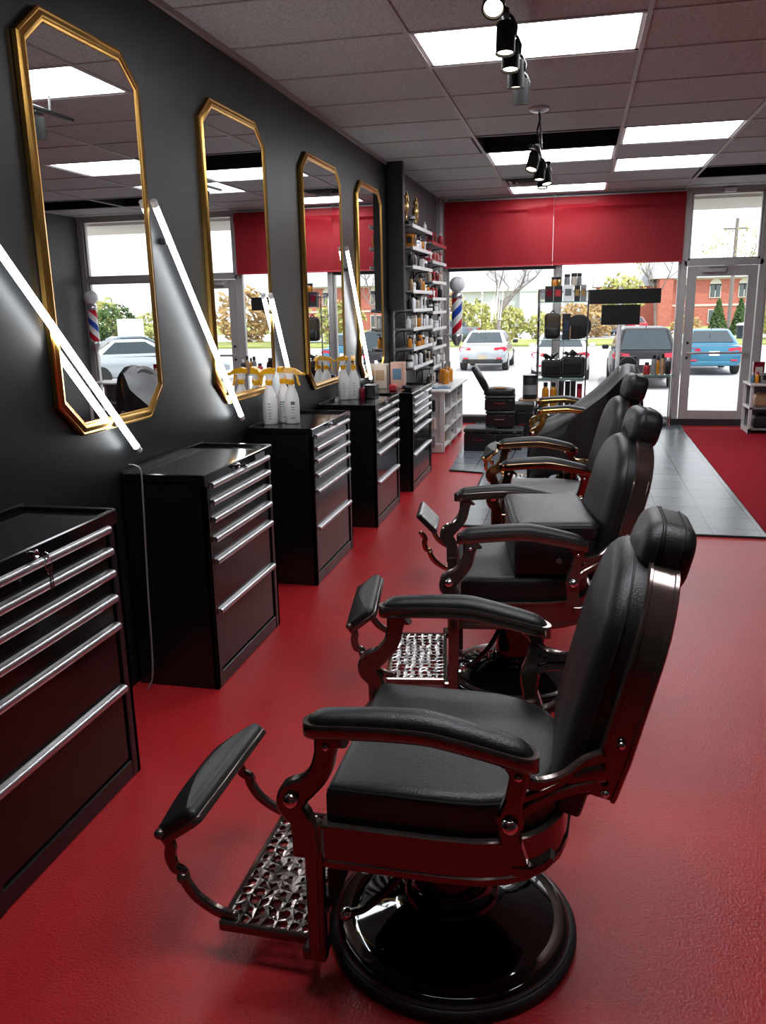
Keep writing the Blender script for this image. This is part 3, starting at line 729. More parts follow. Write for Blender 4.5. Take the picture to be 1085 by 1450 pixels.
    pst.build('headrest_post', M['black'], t)
    hr = rrect(0.245, 0.160, 0.064, 6)
    Hn = Vector((-0.93, 0, -0.36)).normalized() if False else Nf
    HO = Hc-Nf*0.012-U*0.006
    MB().pillow(hr, -0.036, 0.082, 0.040, O=HO, A=-A, B=U, crown=0.012, bot=0.030, steps=6).build('headrest', M['leather'], t, smooth=70)
    sm = MB()
    for hgt, dd in ((0.040, -0.0012), (-0.004, -0.0012), (0.046, -0.0008)):
        sm.tube([HO+(-A)*p[0]+U*p[1]+((-A).cross(U)).normalized()*hgt for p in inset(hr, dd)], 0.0018, 6, True)
    sm.build('headrest_seam', M['seam'], t)
    # footrest
    for s in (-1, 1):
        ft = MB().box((-0.292, s*0.305, 0.300), (0.044, 0.034, 0.40), 0.006).box((-0.292, s*0.324, 0.30), (0.022, 0.006, 0.34), 0.002)
        ft.build('footrest_post', mm, t)
    MB().box((-0.262, 0, 0.34), (0.02, 0.55, 0.16), 0.004).box((-0.27, 0, 0.25), (0.03, 0.56, 0.03), 0.004).build('front_panel', M['blackm'], t)
    random.seed(11)
    fp = MB(); nx, ny = 7, 14; W, D = 0.245, 0.50
    ux, uy = W/nx, D/ny
    g = [[(-0.575+ux*i+(0 if i in (0, nx) else random.uniform(-.007, .007)+0.006*math.sin(j*1.9)), -0.25+uy*j+(0 if j in (0, ny) else random.uniform(-.006, .006)+0.016*((i % 2)-0.5))) for j in range(ny+1)] for i in range(nx+1)]
    for i in range(nx):
        for j in range(ny):
            q = [g[i][j], g[i+1][j], g[i+1][j+1], g[i][j+1]]
            cx = sum(p[0] for p in q)/4; cy = sum(p[1] for p in q)/4
            ring = []
            for a in range(4):
                p, r2 = q[a], q[(a+1) % 4]
                ring += [p, ((p[0]+r2[0])/2, (p[1]+r2[1])/2)]
            kk = random.uniform(0.58, 0.92); el = random.uniform(0.65, 1.05)
            logo = (4 <= j <= 9 and 2 <= i <= 4)
            if logo: kk *= 0.55
            hole = []
            for p in ring:
                d = Vector((p[0]-cx, p[1]-cy)); L2 = d.length
                d = d/L2*min(L2, 0.0185)*kk
                hole.append((cx+d.x*el, cy+d.y))
            n = 8; z1, z0 = 0.118, 0.108
            vs = [(*p, z1) for p in ring]+[(*p, z1+0.0018) for p in hole]+[(*p, z0) for p in hole]+[(*p, z0) for p in ring]
            fs = []
            for a in range(n):
                b2 = (a+1) % n
                fs += [(a, b2, n+b2, n+a), (n+a, n+b2, 2*n+b2, 2*n+a), (2*n+a, 2*n+b2, 3*n+b2, 3*n+a)]
            fp.add(vs, fs)
    pl = fp.build('footplate', M[tread], t, smooth=0)
    rim = MB()
    for c, d in (((-0.578, 0, 0.107), (0.018, 0.52, 0.030)), ((-0.328, 0, 0.107), (0.018, 0.52, 0.030)), ((-0.452, -0.254, 0.107), (0.262, 0.016, 0.030)), ((-0.452, 0.254, 0.107), (0.262, 0.016, 0.030))): rim.box(c, d, 0.005)
    for s in (-1, 1): rim.box((-0.305, s*0.28, 0.112), (0.06, 0.07, 0.035), 0.006)
    rim.build('plate_rim', mm, pl)
    # calf pad on its curved bars
    def curved(P, w=0.031):
        Q = catmull(P, 7); secs3 = []
        for i, p in enumerate(Q):
            tt = (Q[min(i+1, len(Q)-1)]-Q[max(i-1, 0)]).normalized(); sd = Vector((0, 1, 0)); sd = (sd-tt*sd.dot(tt)).normalized(); nn = tt.cross(sd)
            secs3.append([p+sd*a*0.011+nn*b*w/2 for a, b in ((-1, -0.6), (-0.5, -1), (0.5, -1), (1, -0.6), (1, 0.6), (0.5, 1), (-0.5, 1), (-1, 0.6))])
        return secs3
    for s in (-1, 1):
        b2 = MB(); b2.loft(curved([(-0.555, s*0.235, 0.125), (-0.60, s*0.235, 0.135), (-0.655, s*0.235, 0.170), (-0.685, s*0.235, 0.215), (-0.690, s*0.235, 0.240), (-0.712, s*0.235, 0.252), (-0.722, s*0.235, 0.285), (-0.718, s*0.235, 0.318), (-0.735, s*0.235, 0.345)]))
        b2.sphere((-0.552, s*0.235, 0.128), 0.014, 8).sphere((-0.688, s*0.243, 0.228), 0.016, 8).sphere((-0.742, s*0.245, 0.355), 0.015, 8)
        b2.build('pad_bar', mm, t, smooth=45)
    pa = Vector((0.80, 0, 0.60)).normalized(); pc = Vector((-0.688, 0, 0.372))
    po = rrect(0.150, 0.50, 0.026, 4)
    if flip is None:
        bk = MB(); bk.pillow(po, -0.016, 0.004, 0.004, O=pc, A=pa, B=(0, 1, 0)); bk.build('pad_frame', mm, t)
        MB().pillow(inset(po, 0.004), 0.000, 0.036, 0.024, O=pc, A=pa, B=(0, 1, 0), crown=0.028, bot=0.004).build('calf_pad', M['leather'], t, smooth=60)
    else:
        MB().pillow(rrect(0.16, 0.34, 0.012, 3), -0.022, 0.010, 0.006, O=pc+Vector((-0.02, 0, 0.02)), A=Vector((0.70, 0, -0.714)).normalized(), B=(0, 1, 0), bot=0.006).build('calf_pad_back', M['black'], t)
        MB().pillow(rrect(0.145, 0.32, 0.010, 3), 0.008, 0.0125, 0.002, O=pc+Vector((-0.02, 0, 0.02)), A=Vector((0.70, 0, -0.714)).normalized(), B=(0, 1, 0), bot=0.001).build('tread_plate', M['tread'], t)
    return t

c1 = barber_chair((-0.29, 1.97, 0), 0.0, 'nearest black barber chair with dark bronze metalwork, in full view', 'bronze', tread='darkpewter')
c2 = barber_chair((-0.228, 3.58, 0), math.radians(9), 'second barber chair from the camera, with a cushion block on its seat', 'bronze', head_up=0.046)
c3 = barber_chair((-0.18, 5.08, 0), math.radians(6.5), 'third barber chair from the camera, with brassy armrests and bare seat', 'brass', head_up=0.067, flip=True)
c4 = barber_chair((-0.06, 7.55, 0), math.radians(3), 'farthest barber chair, gold metalwork half hidden under a black cape', 'goldm', head_up=-0.09)
# booster cushion on chair 2
a = math.radians(9)
t = thing('booster_cushion', 'black padded booster cushion resting on the seat of the second barber chair', 'cushion', (-0.228, 3.58, 0.604), a)
bp = rrect(0.335, 0.55, 0.03, 4, 0.125, 0)
MB().pillow(bp, 0.0, 0.150, 0.010, bot=0.006).build('block', M['leather'], t, smooth=50)
MB().pillow(inset(bp, -0.006), 0.146, 0.222, 0.026, crown=0.010, bot=0.014).build('top_pad', M['leather'], t, smooth=60)
MB().tube([(p[0], p[1], 0.200) for p in inset(bp, -0.0055)], 0.003, 6, True).build('piping', M['seam'], t)
MB().lathe([(0.003, 0), (0.012, 0.001), (0.012, 0.006), (0.004, 0.008)], (0.14, -0.287, 0.06), 12, 'y').build('button', M['grey'], t)
# cape over chair 4
cp = MB(); NU, NV = 40, 26
def capez(u):
    P = [(-0.36, 0.50), (-0.30, 0.62), (-0.12, 0.685), (0.05, 0.80), (0.24, 0.955), (0.40, 1.11), (0.46, 1.165), (0.56, 1.15), (0.60, 1.0), (0.62, 0.75)]
    for (a0, b0), (a1, b1) in zip(P, P[1:]):
        if u <= a1: return b0+(b1-b0)*max(0, (u-a0))/(a1-a0)
    return P[-1][1]
secs = []
for i in range(NU+1):
    u = -0.36+0.98*i/NU; z = capez(u); row = []
    half = 0.42 if u < 0.3 else 0.42-0.22*min(1, (u-0.3)/0.22)
    for j in range(NV+1):
        s = -1+2*j/NV; aa = abs(s)
        if aa < 0.62:
            v = s/0.62*half; zz = z-0.05*(aa/0.62)**2+0.010*math.sin(9*s+u*7)
        else:
            k = (aa-0.62)/0.38
            v = math.copysign(half+0.03*k+0.014*math.sin(u*26+s*3)*k, s)
            zz = z-0.05-k*(0.42+0.05*math.sin(u*9))
        row.append((u, v*(1.0 if s < 0 else 0.86), max(0.20, zz)))
    secs.append(row)
cp.loft(secs, cap=False, closed=False)
co_ = cp.build('barber_cape', M['cape'], None, (-0.06, 7.55, 0), math.radians(3), smooth=70)
sm = co_.modifiers.new('thick', 'SOLIDIFY'); sm.thickness = 0.004
tag(co_, 'black nylon cape draped over the farthest barber chair', 'cape')

# ------------------------------------------------------------------ track lights
def spot(loc, lab, grp, tilt=0.0, yaw=0.0, rail=0.11, lit=True):
    t = thing('track_spotlight', lab, 'spotlight', loc, yaw, grp)
    Rm = Matrix.Rotation(tilt, 4, 'X')
    b = MB(); b.T = Rm
    b.lathe([(0.02, 0.068), (0.040, 0.066), (0.044, 0.060), (0.044, -0.060), (0.046, -0.066), (0.040, -0.066), (0.037, -0.050)], n=24); b.build('housing', M['spotblack'], t)
    l = MB(); l.T = Rm; l.lathe([(0.0, -0.056), (0.036, -0.056), (0.036, -0.050), (0.0, -0.050)], n=20).build('lens', M['lampface'], t)
    st = MB(); st.tube([(0.0, 0.0, rail), (0.030, 0.0, rail*0.75), (0.048, 0, 0.045), (0.044, 0, 0.01)], 0.008, 8).box((0, 0, rail-0.008), (0.034, 0.09, 0.026), 0.004)
    st.build('bracket', M['black'], t)
    return t
t = thing('light_track', 'black ceiling track carrying the front row of spotlights', 'track', (-0.385, 4.35, 2.985))
MB().box((0, 0, 0), (0.035, 2.5, 0.022), 0.003).build('rail', M['black'], t)
MB().tube([(0, -1.0, 0.01), (0, -1.0, 0.105)], 0.008, 8).tube([(0, 1.0, 0.01), (0, 1.0, 0.105)], 0.008, 8).build('hanger', M['black'], t)
for k, (y, tl, lb) in enumerate(((3.68, -0.75, 'front track spotlight cut off by the top edge, lit'), (4.20, -0.12, 'second spotlight of the front track, lit, over the light panel'), (4.49, -0.14, 'third spotlight of the front track, lit, over the light panel'),
                                 (4.83, 0.06, 'fourth spotlight of the front track, facing away'), (5.22, 0.12, 'last spotlight of the front track, tilted away'))):
    spot((-0.375, y, 2.865), lb, 'spotlights of the front track', tl, 0.0)
t = thing('light_track', 'black track hanging on a cord below a round canopy', 'track', (-0.350, 6.76, H))
MB().lathe([(0.075, 0), (0.075, -0.012), (0.05, -0.028), (0.012, -0.032)], n=28).build('canopy', M['alu'], t)
MB().tube(catmull([(0, 0, -0.02), (0.008, 0.0, -0.08), (-0.008, 0.02, -0.15), (0.004, 0.05, -0.22), (0, 0.10, -0.27)], 6), 0.008, 8).tube(catmull([(0.01, 0, -0.10), (0.020, 0.02, -0.18), (0.012, 0.35, -0.27)], 6), 0.005, 8).build('cord', M['black'], t)
MB().box((0, 0.55, -0.275), (0.032, 1.35, 0.022), 0.003).build('rail', M['black'], t)
for k, (x, y, yaw, tl) in enumerate(((-0.375, 6.62, -0.5, -0.4), (-0.352, 7.12, 0.0, -0.15), (-0.350, 7.62, 0.0, -0.15), (-0.315, 7.42, 0.6, -0.3))):
    spot((x, y, 2.70), ['nearest spotlight of the hanging track, turned to the left', 'second spotlight of the hanging track', 'farthest spotlight of the hanging track', 'spotlight of the hanging track turned to the right'][k], 'spotlights of the hanging track', tl, yaw)

# ------------------------------------------------------------------ wall shelves and products
S1 = [2.500, 2.280, 2.090, 1.840, 1.648, 1.452, 1.243, 1.043]
S2 = [2.405, 2.192, 1.962, 1.768, 1.608, 1.410, 1.183, 0.955, 0.735]
def wall_shelf(y0, y1, z, lab, lipm='shelflip'):
    t = thing('wall_shelf', lab, 'shelf', (-1.928, y0, z), 0, 'product shelves on the left wall')
    L_ = y1-y0
    MB().box((0.108, L_/2, -0.010), (0.216, L_, 0.018), 0.002).build('board', M['shelf'], t)
    MB().box((0.220, L_/2, -0.012), (0.008, L_, 0.036), 0.002).build('lip', M[lipm], t)
    for y in (0.03, L_-0.03):
        MB().ribbon([(0.0, -0.12), (0.012, -0.075), (0.06, -0.035), (0.19, -0.024)], [0.014, 0.014, 0.014, 0.010], y-0.006, y+0.006).box((0.004, y, -0.06), (0.008, 0.02, 0.16)).build('bracket', M['blackm'], t)
def product(kind, loc, s, m, capm, lab, grp):
    r = 0.030*s
    if kind == 'bottle': return bottle('product_bottle', loc, r, 0.135*s, m, capm, lab, 'bottle', grp, n=10)
    if kind == 'tall': return bottle('product_bottle', loc, r*0.8, 0.17*s, m, capm, lab, 'bottle', grp, 0.5, 0.22, n=10)
    if kind == 'jar': return bottle('product_jar', loc, r*1.25, 0.085*s, m, capm, lab, 'jar', grp, 0.92, 0.28, n=12)
    if kind == 'pump':
        t = bottle('pump_bottle', loc, r, 0.13*s, m, capm, lab, 'bottle', grp, 0.4, 0.12, n=10)
        MB().tube([(0, 0, 0.128*s), (0, 0, 0.155*s)], 0.005*s, 6).box((0.012*s, 0, 0.158*s), (0.05*s, 0.014*s, 0.010*s), 0.002).build('pump', M[capm], t); return t
    t = thing('product_box', lab, 'box', loc, 0, grp)
    MB().box((0, 0, 0.06*s), (0.07*s, 0.075*s, 0.12*s), 0.002).build('box_body', M[m], t)
    MB().box((0.036*s, 0, 0.06*s), (0.002, 0.05*s, 0.06*s)).build('front_print', M[capm], t)
    MB().box((0, -0.0385*s, 0.065*s), (0.045*s, 0.002, 0.06*s)).build('side_print', M[capm], t)
    return t
KW = {'bottle': 'bottle', 'tall': 'slim bottle', 'jar': 'jar', 'pump': 'pump bottle', 'box': 'carton'}
CW = {'white': 'white', 'blackm': 'black', 'amber': 'amber', 'red': 'red', 'cream': 'cream', 'grey': 'grey', 'tan': 'tan', 'peach': 'peach', 'crimson': 'dark red', 'trophy': 'gold', 'blue': 'blue'}
rng = random.Random(5)
def fill(y0, y1, z, n, pal, sec, shelf, kinds):
    st = (y1-y0)/n
    for k in range(n):
        kd = rng.choice(kinds); m, cpm = rng.choice(pal); s = rng.uniform(0.85, 1.15)
        lab = '%s %s, %s from the near end of the %s shelf, %s shelf section' % (CW[m], KW[kd], ORD[k], shelf, sec)
        product(kd, (-1.928+rng.uniform(0.13, 0.18), y0+st*(k+0.5), z), s, m, cpm, lab, 'products on the wall shelves')
dk = [('blackm', 'white'), ('blackm', 'grey'), ('white', 'blackm'), ('grey', 'blackm'), ('white', 'white'), ('cream', 'blackm')]
wm = [('tan', 'blackm'), ('cream', 'white'), ('amber', 'blackm'), ('white', 'white'), ('white', 'blackm'), ('blackm', 'trophy')]
rd = [('red', 'white'), ('red', 'blackm'), ('peach', 'red'), ('crimson', 'white'), ('cream', 'red')]
palA = [None, wm, dk, wm, dk, wm, wm, dk]; palB = [rd, rd, rd, dk+rd, dk, dk, dk, dk+wm, dk+[('blue', 'white')]]
for k, z in enumerate(S1):
    wall_shelf(8.80, 9.98, z, '%s shelf of the nearer shelf section' % NTH[k])
    if k: fill(8.84, 9.92, z, 8, palA[k], 'near', NTH[k], ['bottle', 'tall', 'jar', 'pump', 'box'])
for k, z in enumerate(S2):
    wall_shelf(10.02, 11.05, z, '%s shelf of the farther shelf section' % NTH[k], 'red' if k == 0 else 'shelflip')
    fill(10.06, 11.0, z, 3 if k == 0 else 7, palB[k], 'far', NTH[k], ['box', 'box', 'bottle'] if k < 3 else ['bottle', 'tall', 'pump', 'jar', 'box'])
def trophy(loc, s, lab):
    t = thing('trophy', lab, 'trophy', loc, 0, 'gold trophies on the top shelf')
    t.scale = (s, s, s)
    MB().box((0, 0, 0.02), (0.09, 0.09, 0.04), 0.004).build('plinth', M['blackm'], t)
    f = MB().lathe([(0.035, 0.04), (0.016, 0.06), (0.012, 0.10), (0.030, 0.13), (0.036, 0.19), (0.020, 0.22), (0.011, 0.235)], n=14)
    f.sphere((0, 0, 0.26), 0.024, 8)
    f.tube(catmull([(0, 0.030, 0.20), (0.01, 0.075, 0.24), (0, 0.055, 0.32)], 5), [0.012]*11, 8).tube(catmull([(0, -0.030, 0.20), (0.01, -0.070, 0.17), (0, -0.040, 0.13)], 5), [0.012]*11, 8)
    f.build('figure', M['trophy'], t, smooth=60)
trophy((-1.80, 8.90, 2.50), 1.05, 'gold trophy figure nearest the black panel on the top shelf')
trophy((-1.80, 9.42, 2.50), 1.05, 'second gold trophy figure on the top shelf')
trophy((-1.83, 9.62, 2.50), 0.85, 'smallest gold trophy figure, farthest along the top shelf')
product('jar', (-1.80, 9.16, 2.50), 1.3, 'blackm', 'grey', 'black jar between the gold trophies on the top shelf', 'products on the wall shelves')
product('bottle', (-1.77, 9.84, 2.50), 0.8, 'white', 'white', 'small white bottle at the far end of the top shelf', 'products on the wall shelves')
for k, y in enumerate((8.83, 9.40, 9.97, 10.52, 11.03)):
    struct('trim_17', B((-1.924, y, 1.62), (0.012, 0.028, 1.85)), M['alu'], label='slotted upright strip behind the wall shelves')

# ------------------------------------------------------------------ white cubby unit below the shelves
t = thing('cubby_unit', 'low white cubby unit standing under the far wall shelves', 'shelf unit', (-1.49, 9.50, 0))
b = MB(); w, L_, hh = 0.36, 1.55, 0.70
for y in (0.0, 0.52, 1.04, L_): b.box((-w/2, y+0.012, hh/2), (w, 0.024, hh), 0.002)
b.box((-w+0.01, L_/2, hh/2), (0.02, L_, hh))
b.build('carcass', M['whitewood'], t)
b = MB()
for z in (0.06, 0.25, 0.46): b.box((-w/2, L_/2+0.012, z), (w-0.006, L_-0.02, 0.02))
b.box((-w/2-0.006, -0.018, 0.06), (w-0.03, 0.05, 0.10)); b.build('shelf', M['whitewood'], t)
MB().box((-w/2+0.01, L_/2+0.01, hh+0.012), (w+0.10, L_+0.08, 0.026), 0.005).build('top', M['whitewood'], t)
e = MB()
for z in (0.07, 0.275, 0.48): e.box((-w/2, -0.012, z+0.002), (w-0.04, 0.006, 0.010))
e.box((-w+0.03, -0.010, 0.36), (0.05, 0.02, 0.68)).box((-0.025, -0.010, 0.36), (0.05, 0.02, 0.68)); e.build('end_frame', M['whitewood'], t)
k = 0
for bi, y in enumerate((9.62, 9.78, 9.92, 10.14, 10.30, 10.44, 10.68, 10.88)):
    for zi, z in enumerate((0.072, 0.262, 0.472)):
        m, cpm = rng.choice(dk+rd+wm); kd = rng.choice(['box', 'bottle', 'jar', 'pump'])
        product(kd, (-1.55-rng.uniform(0, 0.05), y, z), rng.uniform(0.9, 1.1), m, cpm, '%s %s, %s from the near end on the %s level of the cubby unit' % (CW[m], KW[kd], ORD[bi], ['bottom', 'middle', 'top'][zi]), 'products in the cubby unit')
for zi, z in enumerate((0.075, 0.285, 0.49)):
    carton((-1.69, 9.452, z), (0.20, 0.05, 0.13), ['grey', 'cream', 'blackm'][zi], ['white', 'grey', 'white'][zi], ['grey', 'cream', 'black'][zi]+' carton in the %s end niche of the cubby unit' % ['bottom', 'middle', 'top'][zi], 'cartons in the end niches')
for k, (y, x) in enumerate(((10.30, -1.60), (10.45, -1.66), (10.62, -1.60), (10.80, -1.66))):
    bottle('oil_bottle', (x, y, 0.725), 0.045, 0.26, 'amber', 'grey', 'amber oil bottle, %s of the four on the cubby unit' % ORD[k], 'bottle', 'amber bottles on the cubby unit', 0.25, 0.28)
t = thing('magazine', 'open blue magazine lying on the cubby unit', 'magazine', (-1.60, 9.82, 0.725), 0.15)
MB().loft([[(-0.14, -0.12, 0.002), (-0.07, -0.12, 0.016), (0, -0.12, 0.006), (0.07, -0.12, 0.016), (0.14, -0.12, 0.002), (0.14, -0.12, 0.0), (-0.14, -0.12, 0.0)], [(-0.14, 0.12, 0.002), (-0.07, 0.12, 0.016), (0, 0.12, 0.006), (0.07, 0.12, 0.016), (0.14, 0.12, 0.002), (0.14, 0.12, 0.0), (-0.14, 0.12, 0.0)]]).build('pages', M['blue'], t)
MB().box((-0.07, 0.02, 0.014), (0.10, 0.12, 0.003)).build('picture', M['white'], t)

# ------------------------------------------------------------------ black cases by the window
def case(loc, d, lab, rz=0.0, wheels=False):
    t = thing('equipment_case', lab, 'case', loc, rz, 'black equipment cases by the window')
    MB().box((0, 0, d[2]*0.40), (d[0], d[1], d[2]*0.80), 0.012).build('shell', M['black'], t)
    MB().box((0, 0, d[2]*0.91), (d[0]*1.02, d[1]*1.02, d[2]*0.18), 0.012).build('lid', M['blackm'], t)
    l = MB()
    for x in (-0.25, 0.25): l.box((d[0]*x, -d[1]/2-0.008, d[2]*0.80), (0.035, 0.012, 0.05), 0.003)
    l.build('latch', M['black'], t)
    MB().box((0, -d[1]/2-0.010, d[2]*0.5), (d[0]*0.36, 0.014, 0.014), 0.004).build('handle', M['chrome' if wheels else 'crimson'], t)
    return t
case((-1.10, 9.80, 0), (0.36, 0.36, 0.27), 'low black case on the floor, left of the case stack')
case((-0.78, 9.90, 0), (0.34, 0.36, 0.25), 'black case at the bottom of the tall case stack')
case((-0.88, 9.98, 0.255), (0.33, 0.34, 0.20), 'black case in the middle of the tall case stack', 0.0, True)
case((-0.89, 9.98, 0.46), (0.35, 0.34, 0.17), 'black case on top of the tall case stack', 0.05)
case((-0.64, 10.33, 0.0), (0.26, 0.30, 0.50), 'upright black case behind the tall case stack')
# shampoo headrest / seat lying on the stack
t = thing('child_booster', 'black child booster seat with tilted back, on top of the case stack', 'booster seat', (-0.93, 9.98, 0.635))
MB().pillow(rrect(0.36, 0.26, 0.06, 4, 0.03, 0), 0.0, 0.075, 0.03, crown=0.02, bot=0.01).build('seat', M['leather'], t, smooth=60)
Ud = Vector((-0.50, 0, 0.86)).normalized()
MB().pillow(rrect(0.22, 0.32, 0.04, 4), -0.03, 0.03, 0.02, O=Vector((-0.20, 0, 0.19)), A=Vector((0, 1, 0)), B=Ud, crown=0.012, bot=0.015).build('backrest', M['leather'], t, smooth=60)
MB().tube(catmull([(-0.10, -0.12, 0.06), (-0.13, -0.14, 0.16), (-0.20, -0.14, 0.24)], 6), 0.016, 8).build('side_bar', M['black'], t)
MB().box((0.05, -0.10, 0.085), (0.14, 0.05, 0.025), 0.008).build('strap', M['tan'], t)
t = thing('side_table', 'small dark side table with a wooden top near the glass display', 'table', (-0.58, 10.90, 0))
MB().box((0, 0, 0.475), (0.30, 0.30, 0.022), 0.004).build('tabletop', M['tan'], t)
for sx in (-1, 1):
    for sy in (-1, 1): MB().box((sx*0.12, sy*0.12, 0.232), (0.03, 0.03, 0.464), 0.003).build('leg', M['blackm'], t)
MB().box((0, 0, 0.20), (0.26, 0.26, 0.36), 0.004).build('cabinet', M['blackm'], t)
t = thing('canister', 'round black canister on the wooden side table', 'canister', (-0.59, 10.86, 0.487))
MB().lathe([(0.088, 0), (0.092, 0.01), (0.092, 0.27), (0.088, 0.28)], n=28).build('drum', M['blackm'], t); MB().lathe([(0.095, 0.275), (0.095, 0.305), (0.03, 0.315)], n=28).build('lid', M['black'], t)
MB().lathe([(0.0925, 0.06), (0.0935, 0.06), (0.0935, 0.18), (0.0925, 0.18)], n=28).build('label_band', M['grey'], t)

# ------------------------------------------------------------------ glass display tower
EX0, EX1, EY0, EY1 = -0.51, 0.10, 10.88, 11.22
t = thing('display_tower', 'chrome and glass display tower in front of the middle window post', 'display shelf', ((EX0+EX1)/2, (EY0+EY1)/2, 0.006))
hw, hd = (EX1-EX0)/2, (EY1-EY0)/2
for sx in (-1, 1):
    for sy in (-1, 1): MB().tube([(sx*hw, sy*hd, 0), (sx*hw, sy*hd, 1.82)], 0.009, 10).build('post', M['chrome'], t)
MB().tube(catmull([(-hw, -hd, 1.80), (-hw+0.02, -hd, 1.83), (-hw+0.09, -hd, 1.835)], 4), 0.008, 8).tube(catmull([(hw, -hd, 1.80), (hw-0.02, -hd, 1.83), (hw-0.09, -hd, 1.835)], 4), 0.008, 8).tube([(-hw, hd, 1.81), (hw, hd, 1.81)], 0.008, 8).build('top_rail', M['chrome'], t)
ESH = [0.36, 0.735, 1.215, 1.685]
for z in ESH:
    s_ = MB().box((0, 0, z), (hw*2-0.01, hd*2-0.01, 0.008)).build('glass_shelf', M['sglass'], t, smooth=0)
    e_ = MB().box((0, -hd, z), (hw*2, 0.006, 0.010)).build('front_edge', M['gedge'], s_)
MB().tube([(0.02, -hd, 0), (0.02, -hd, 1.215)], 0.006, 8).build('middle_post', M['chrome'], t)
ez = [z+0.006+0.005 for z in ESH]
g = 'goods on the glass display tower'; yc = (EY0+EY1)/2
for k, (x, w, h, m, f) in enumerate(((-0.385, 0.10, 0.19, 'blackm', 'crimson'), (-0.275, 0.10, 0.19, 'blackm', 'red'), (-0.150, 0.12, 0.20, 'white', 'ink'), (-0.04, 0.07, 0.19, 'blackm', 'trophy'), (0.035, 0.07, 0.20, 'grey', 'trophy'))):
    carton((x, yc-0.06, ez[3]), (w, 0.12, h), m, f, ['black carton with dark red print, far left on top of the display tower', 'black carton with red print on top of the display tower', 'white printed carton in the middle of the tower top', 'slim black carton with gold print on the tower top', 'grey carton with gold print at the right of the tower top'][k], g)
for k, (x, r, h, m) in enumerate(((-0.33, 0.035, 0.11, 'amber'), (-0.27, 0.028, 0.11, 'trophy'), (-0.17, 0.034, 0.13, 'grey'), (-0.085, 0.036, 0.15, 'cream'), (-0.02, 0.028, 0.15, 'grey'))):
    bottle('product_bottle', (x, yc-0.04, ez[3]+(0.20 if x < -0.2 else 0.21 if x < -0.09 else 0.20)-(0.01 if x < -0.2 or x > -0.09 else 0.01)), r, h, m, 'blackm', '%s bottle standing %s from the left on the tower top cartons' % (CW[m], ['first', 'second', 'third', 'fourth', 'fifth'][k]), 'bottle', 'bottles on the tower top', 0.8, 0.25)
t = thing('backpack', 'brown black backpack standing on the upper tower shelf', 'bag', (-0.335, yc-0.02, ez[2]))
MB().pillow(rrect(0.20, 0.32, 0.05, 4, 0, 0.17), -0.06, 0.06, 0.035, A=(1, 0, 0), B=(0, 0, 1)).build('body', mat('brown nylon', (0.05, 0.035, 0.022), 0.5), t, smooth=60)
MB().pillow(rrect(0.17, 0.13, 0.03, 4, 0, 0.10), -0.09, 0.0, 0.03, O=(0, -0.085, 0), A=(-1, 0, 0), B=(0, 0, 1)).build('front_pocket', M['blackm'], t, smooth=60)
MB().tube(catmull([(-0.03, 0, 0.325), (0, 0, 0.36), (0.03, 0, 0.325)], 6), 0.007, 8).build('handle', M['blackm'], t)
carton((-0.16, yc, ez[2]), (0.10, 0.20, 0.32), 'blackm', 'navy', 'tall black carton between the backpack and the round bag', g)
t = thing('round_bag', 'round black bag leaning on the upper tower shelf', 'bag', (-0.005, yc-0.03, ez[2]))
MB().lathe([(0.10, -0.05), (0.145, -0.045), (0.155, -0.02), (0.155, 0.02), (0.145, 0.045), (0.10, 0.05)], (0, 0, 0.156), 28, 'y').build('drum', M['leather'], t, smooth=50)
MB().box((-0.05, -0.075, 0.09), (0.12, 0.05, 0.17), 0.012).build('front_pouch', M['black'], t)
MB().box((-0.105, -0.092, 0.09), (0.012, 0.02, 0.16)).build('trim', M['tan'], t)
for k, (x, w, h, rz) in enumerate(((-0.33, 0.26, 0.22, 0.1), (-0.06, 0.30, 0.26, -0.05))):
    t = thing('tool_bag', ['left black tool bag crammed with tools on the lower tower shelf', 'right black tool bag with tools on top on the lower tower shelf'][k], 'bag', (x, yc, ez[1]), rz, 'tool bags on the tower')
    MB().box((0, 0, h/2), (w, 0.22, h), 0.02).build('body', M['blackm'], t)
    MB().box((0, -0.118, h*0.45), (w*0.7, 0.02, h*0.5), 0.008).build('pocket', M['black'], t)
    tl = MB()
    for q in range(9): tl.tube([(rng.uniform(-w*0.4, w*0.4), rng.uniform(-.08, .08), h-0.02), (rng.uniform(-w*0.45, w*0.45), rng.uniform(-.1, .1), h+rng.uniform(0.03, 0.09))], rng.uniform(0.010, 0.022), 7)
    tl.build('tools', M['black'], t)
    lt = MB()
    for q in range(4): lt.sphere((rng.uniform(-w*0.4, w*0.4), rng.uniform(-.1, -0.02), h+0.01), 0.018, 6, (1.6, 1, 0.7))
    lt.build('steel_tools', M['chrome'], t)
for k, x in enumerate((-0.40, -0.30)):
    bottle('oil_bottle', (x, yc-0.02, ez[0]), 0.046, 0.31, 'amber', 'blackm', ['left', 'right'][k]+' amber bottle on the bottom tower shelf', 'bottle', 'amber bottles on the tower', 0.5, 0.16)
for k, (x, m) in enumerate(((-0.20, 'blackm'), (-0.12, 'black'), (-0.05, 'blackm'), (0.03, 'crimson'))):
    carton((x, yc, ez[0]), (0.065, 0.16, 0.33 if k < 3 else 0.30), m, 'black' if k < 3 else 'red', ['tall black carton beside the amber bottles on the tower', 'glossy black carton, middle of the bottom tower shelf', 'tall black carton beside the dark red one', 'dark red carton on the bottom tower shelf'][k], g)

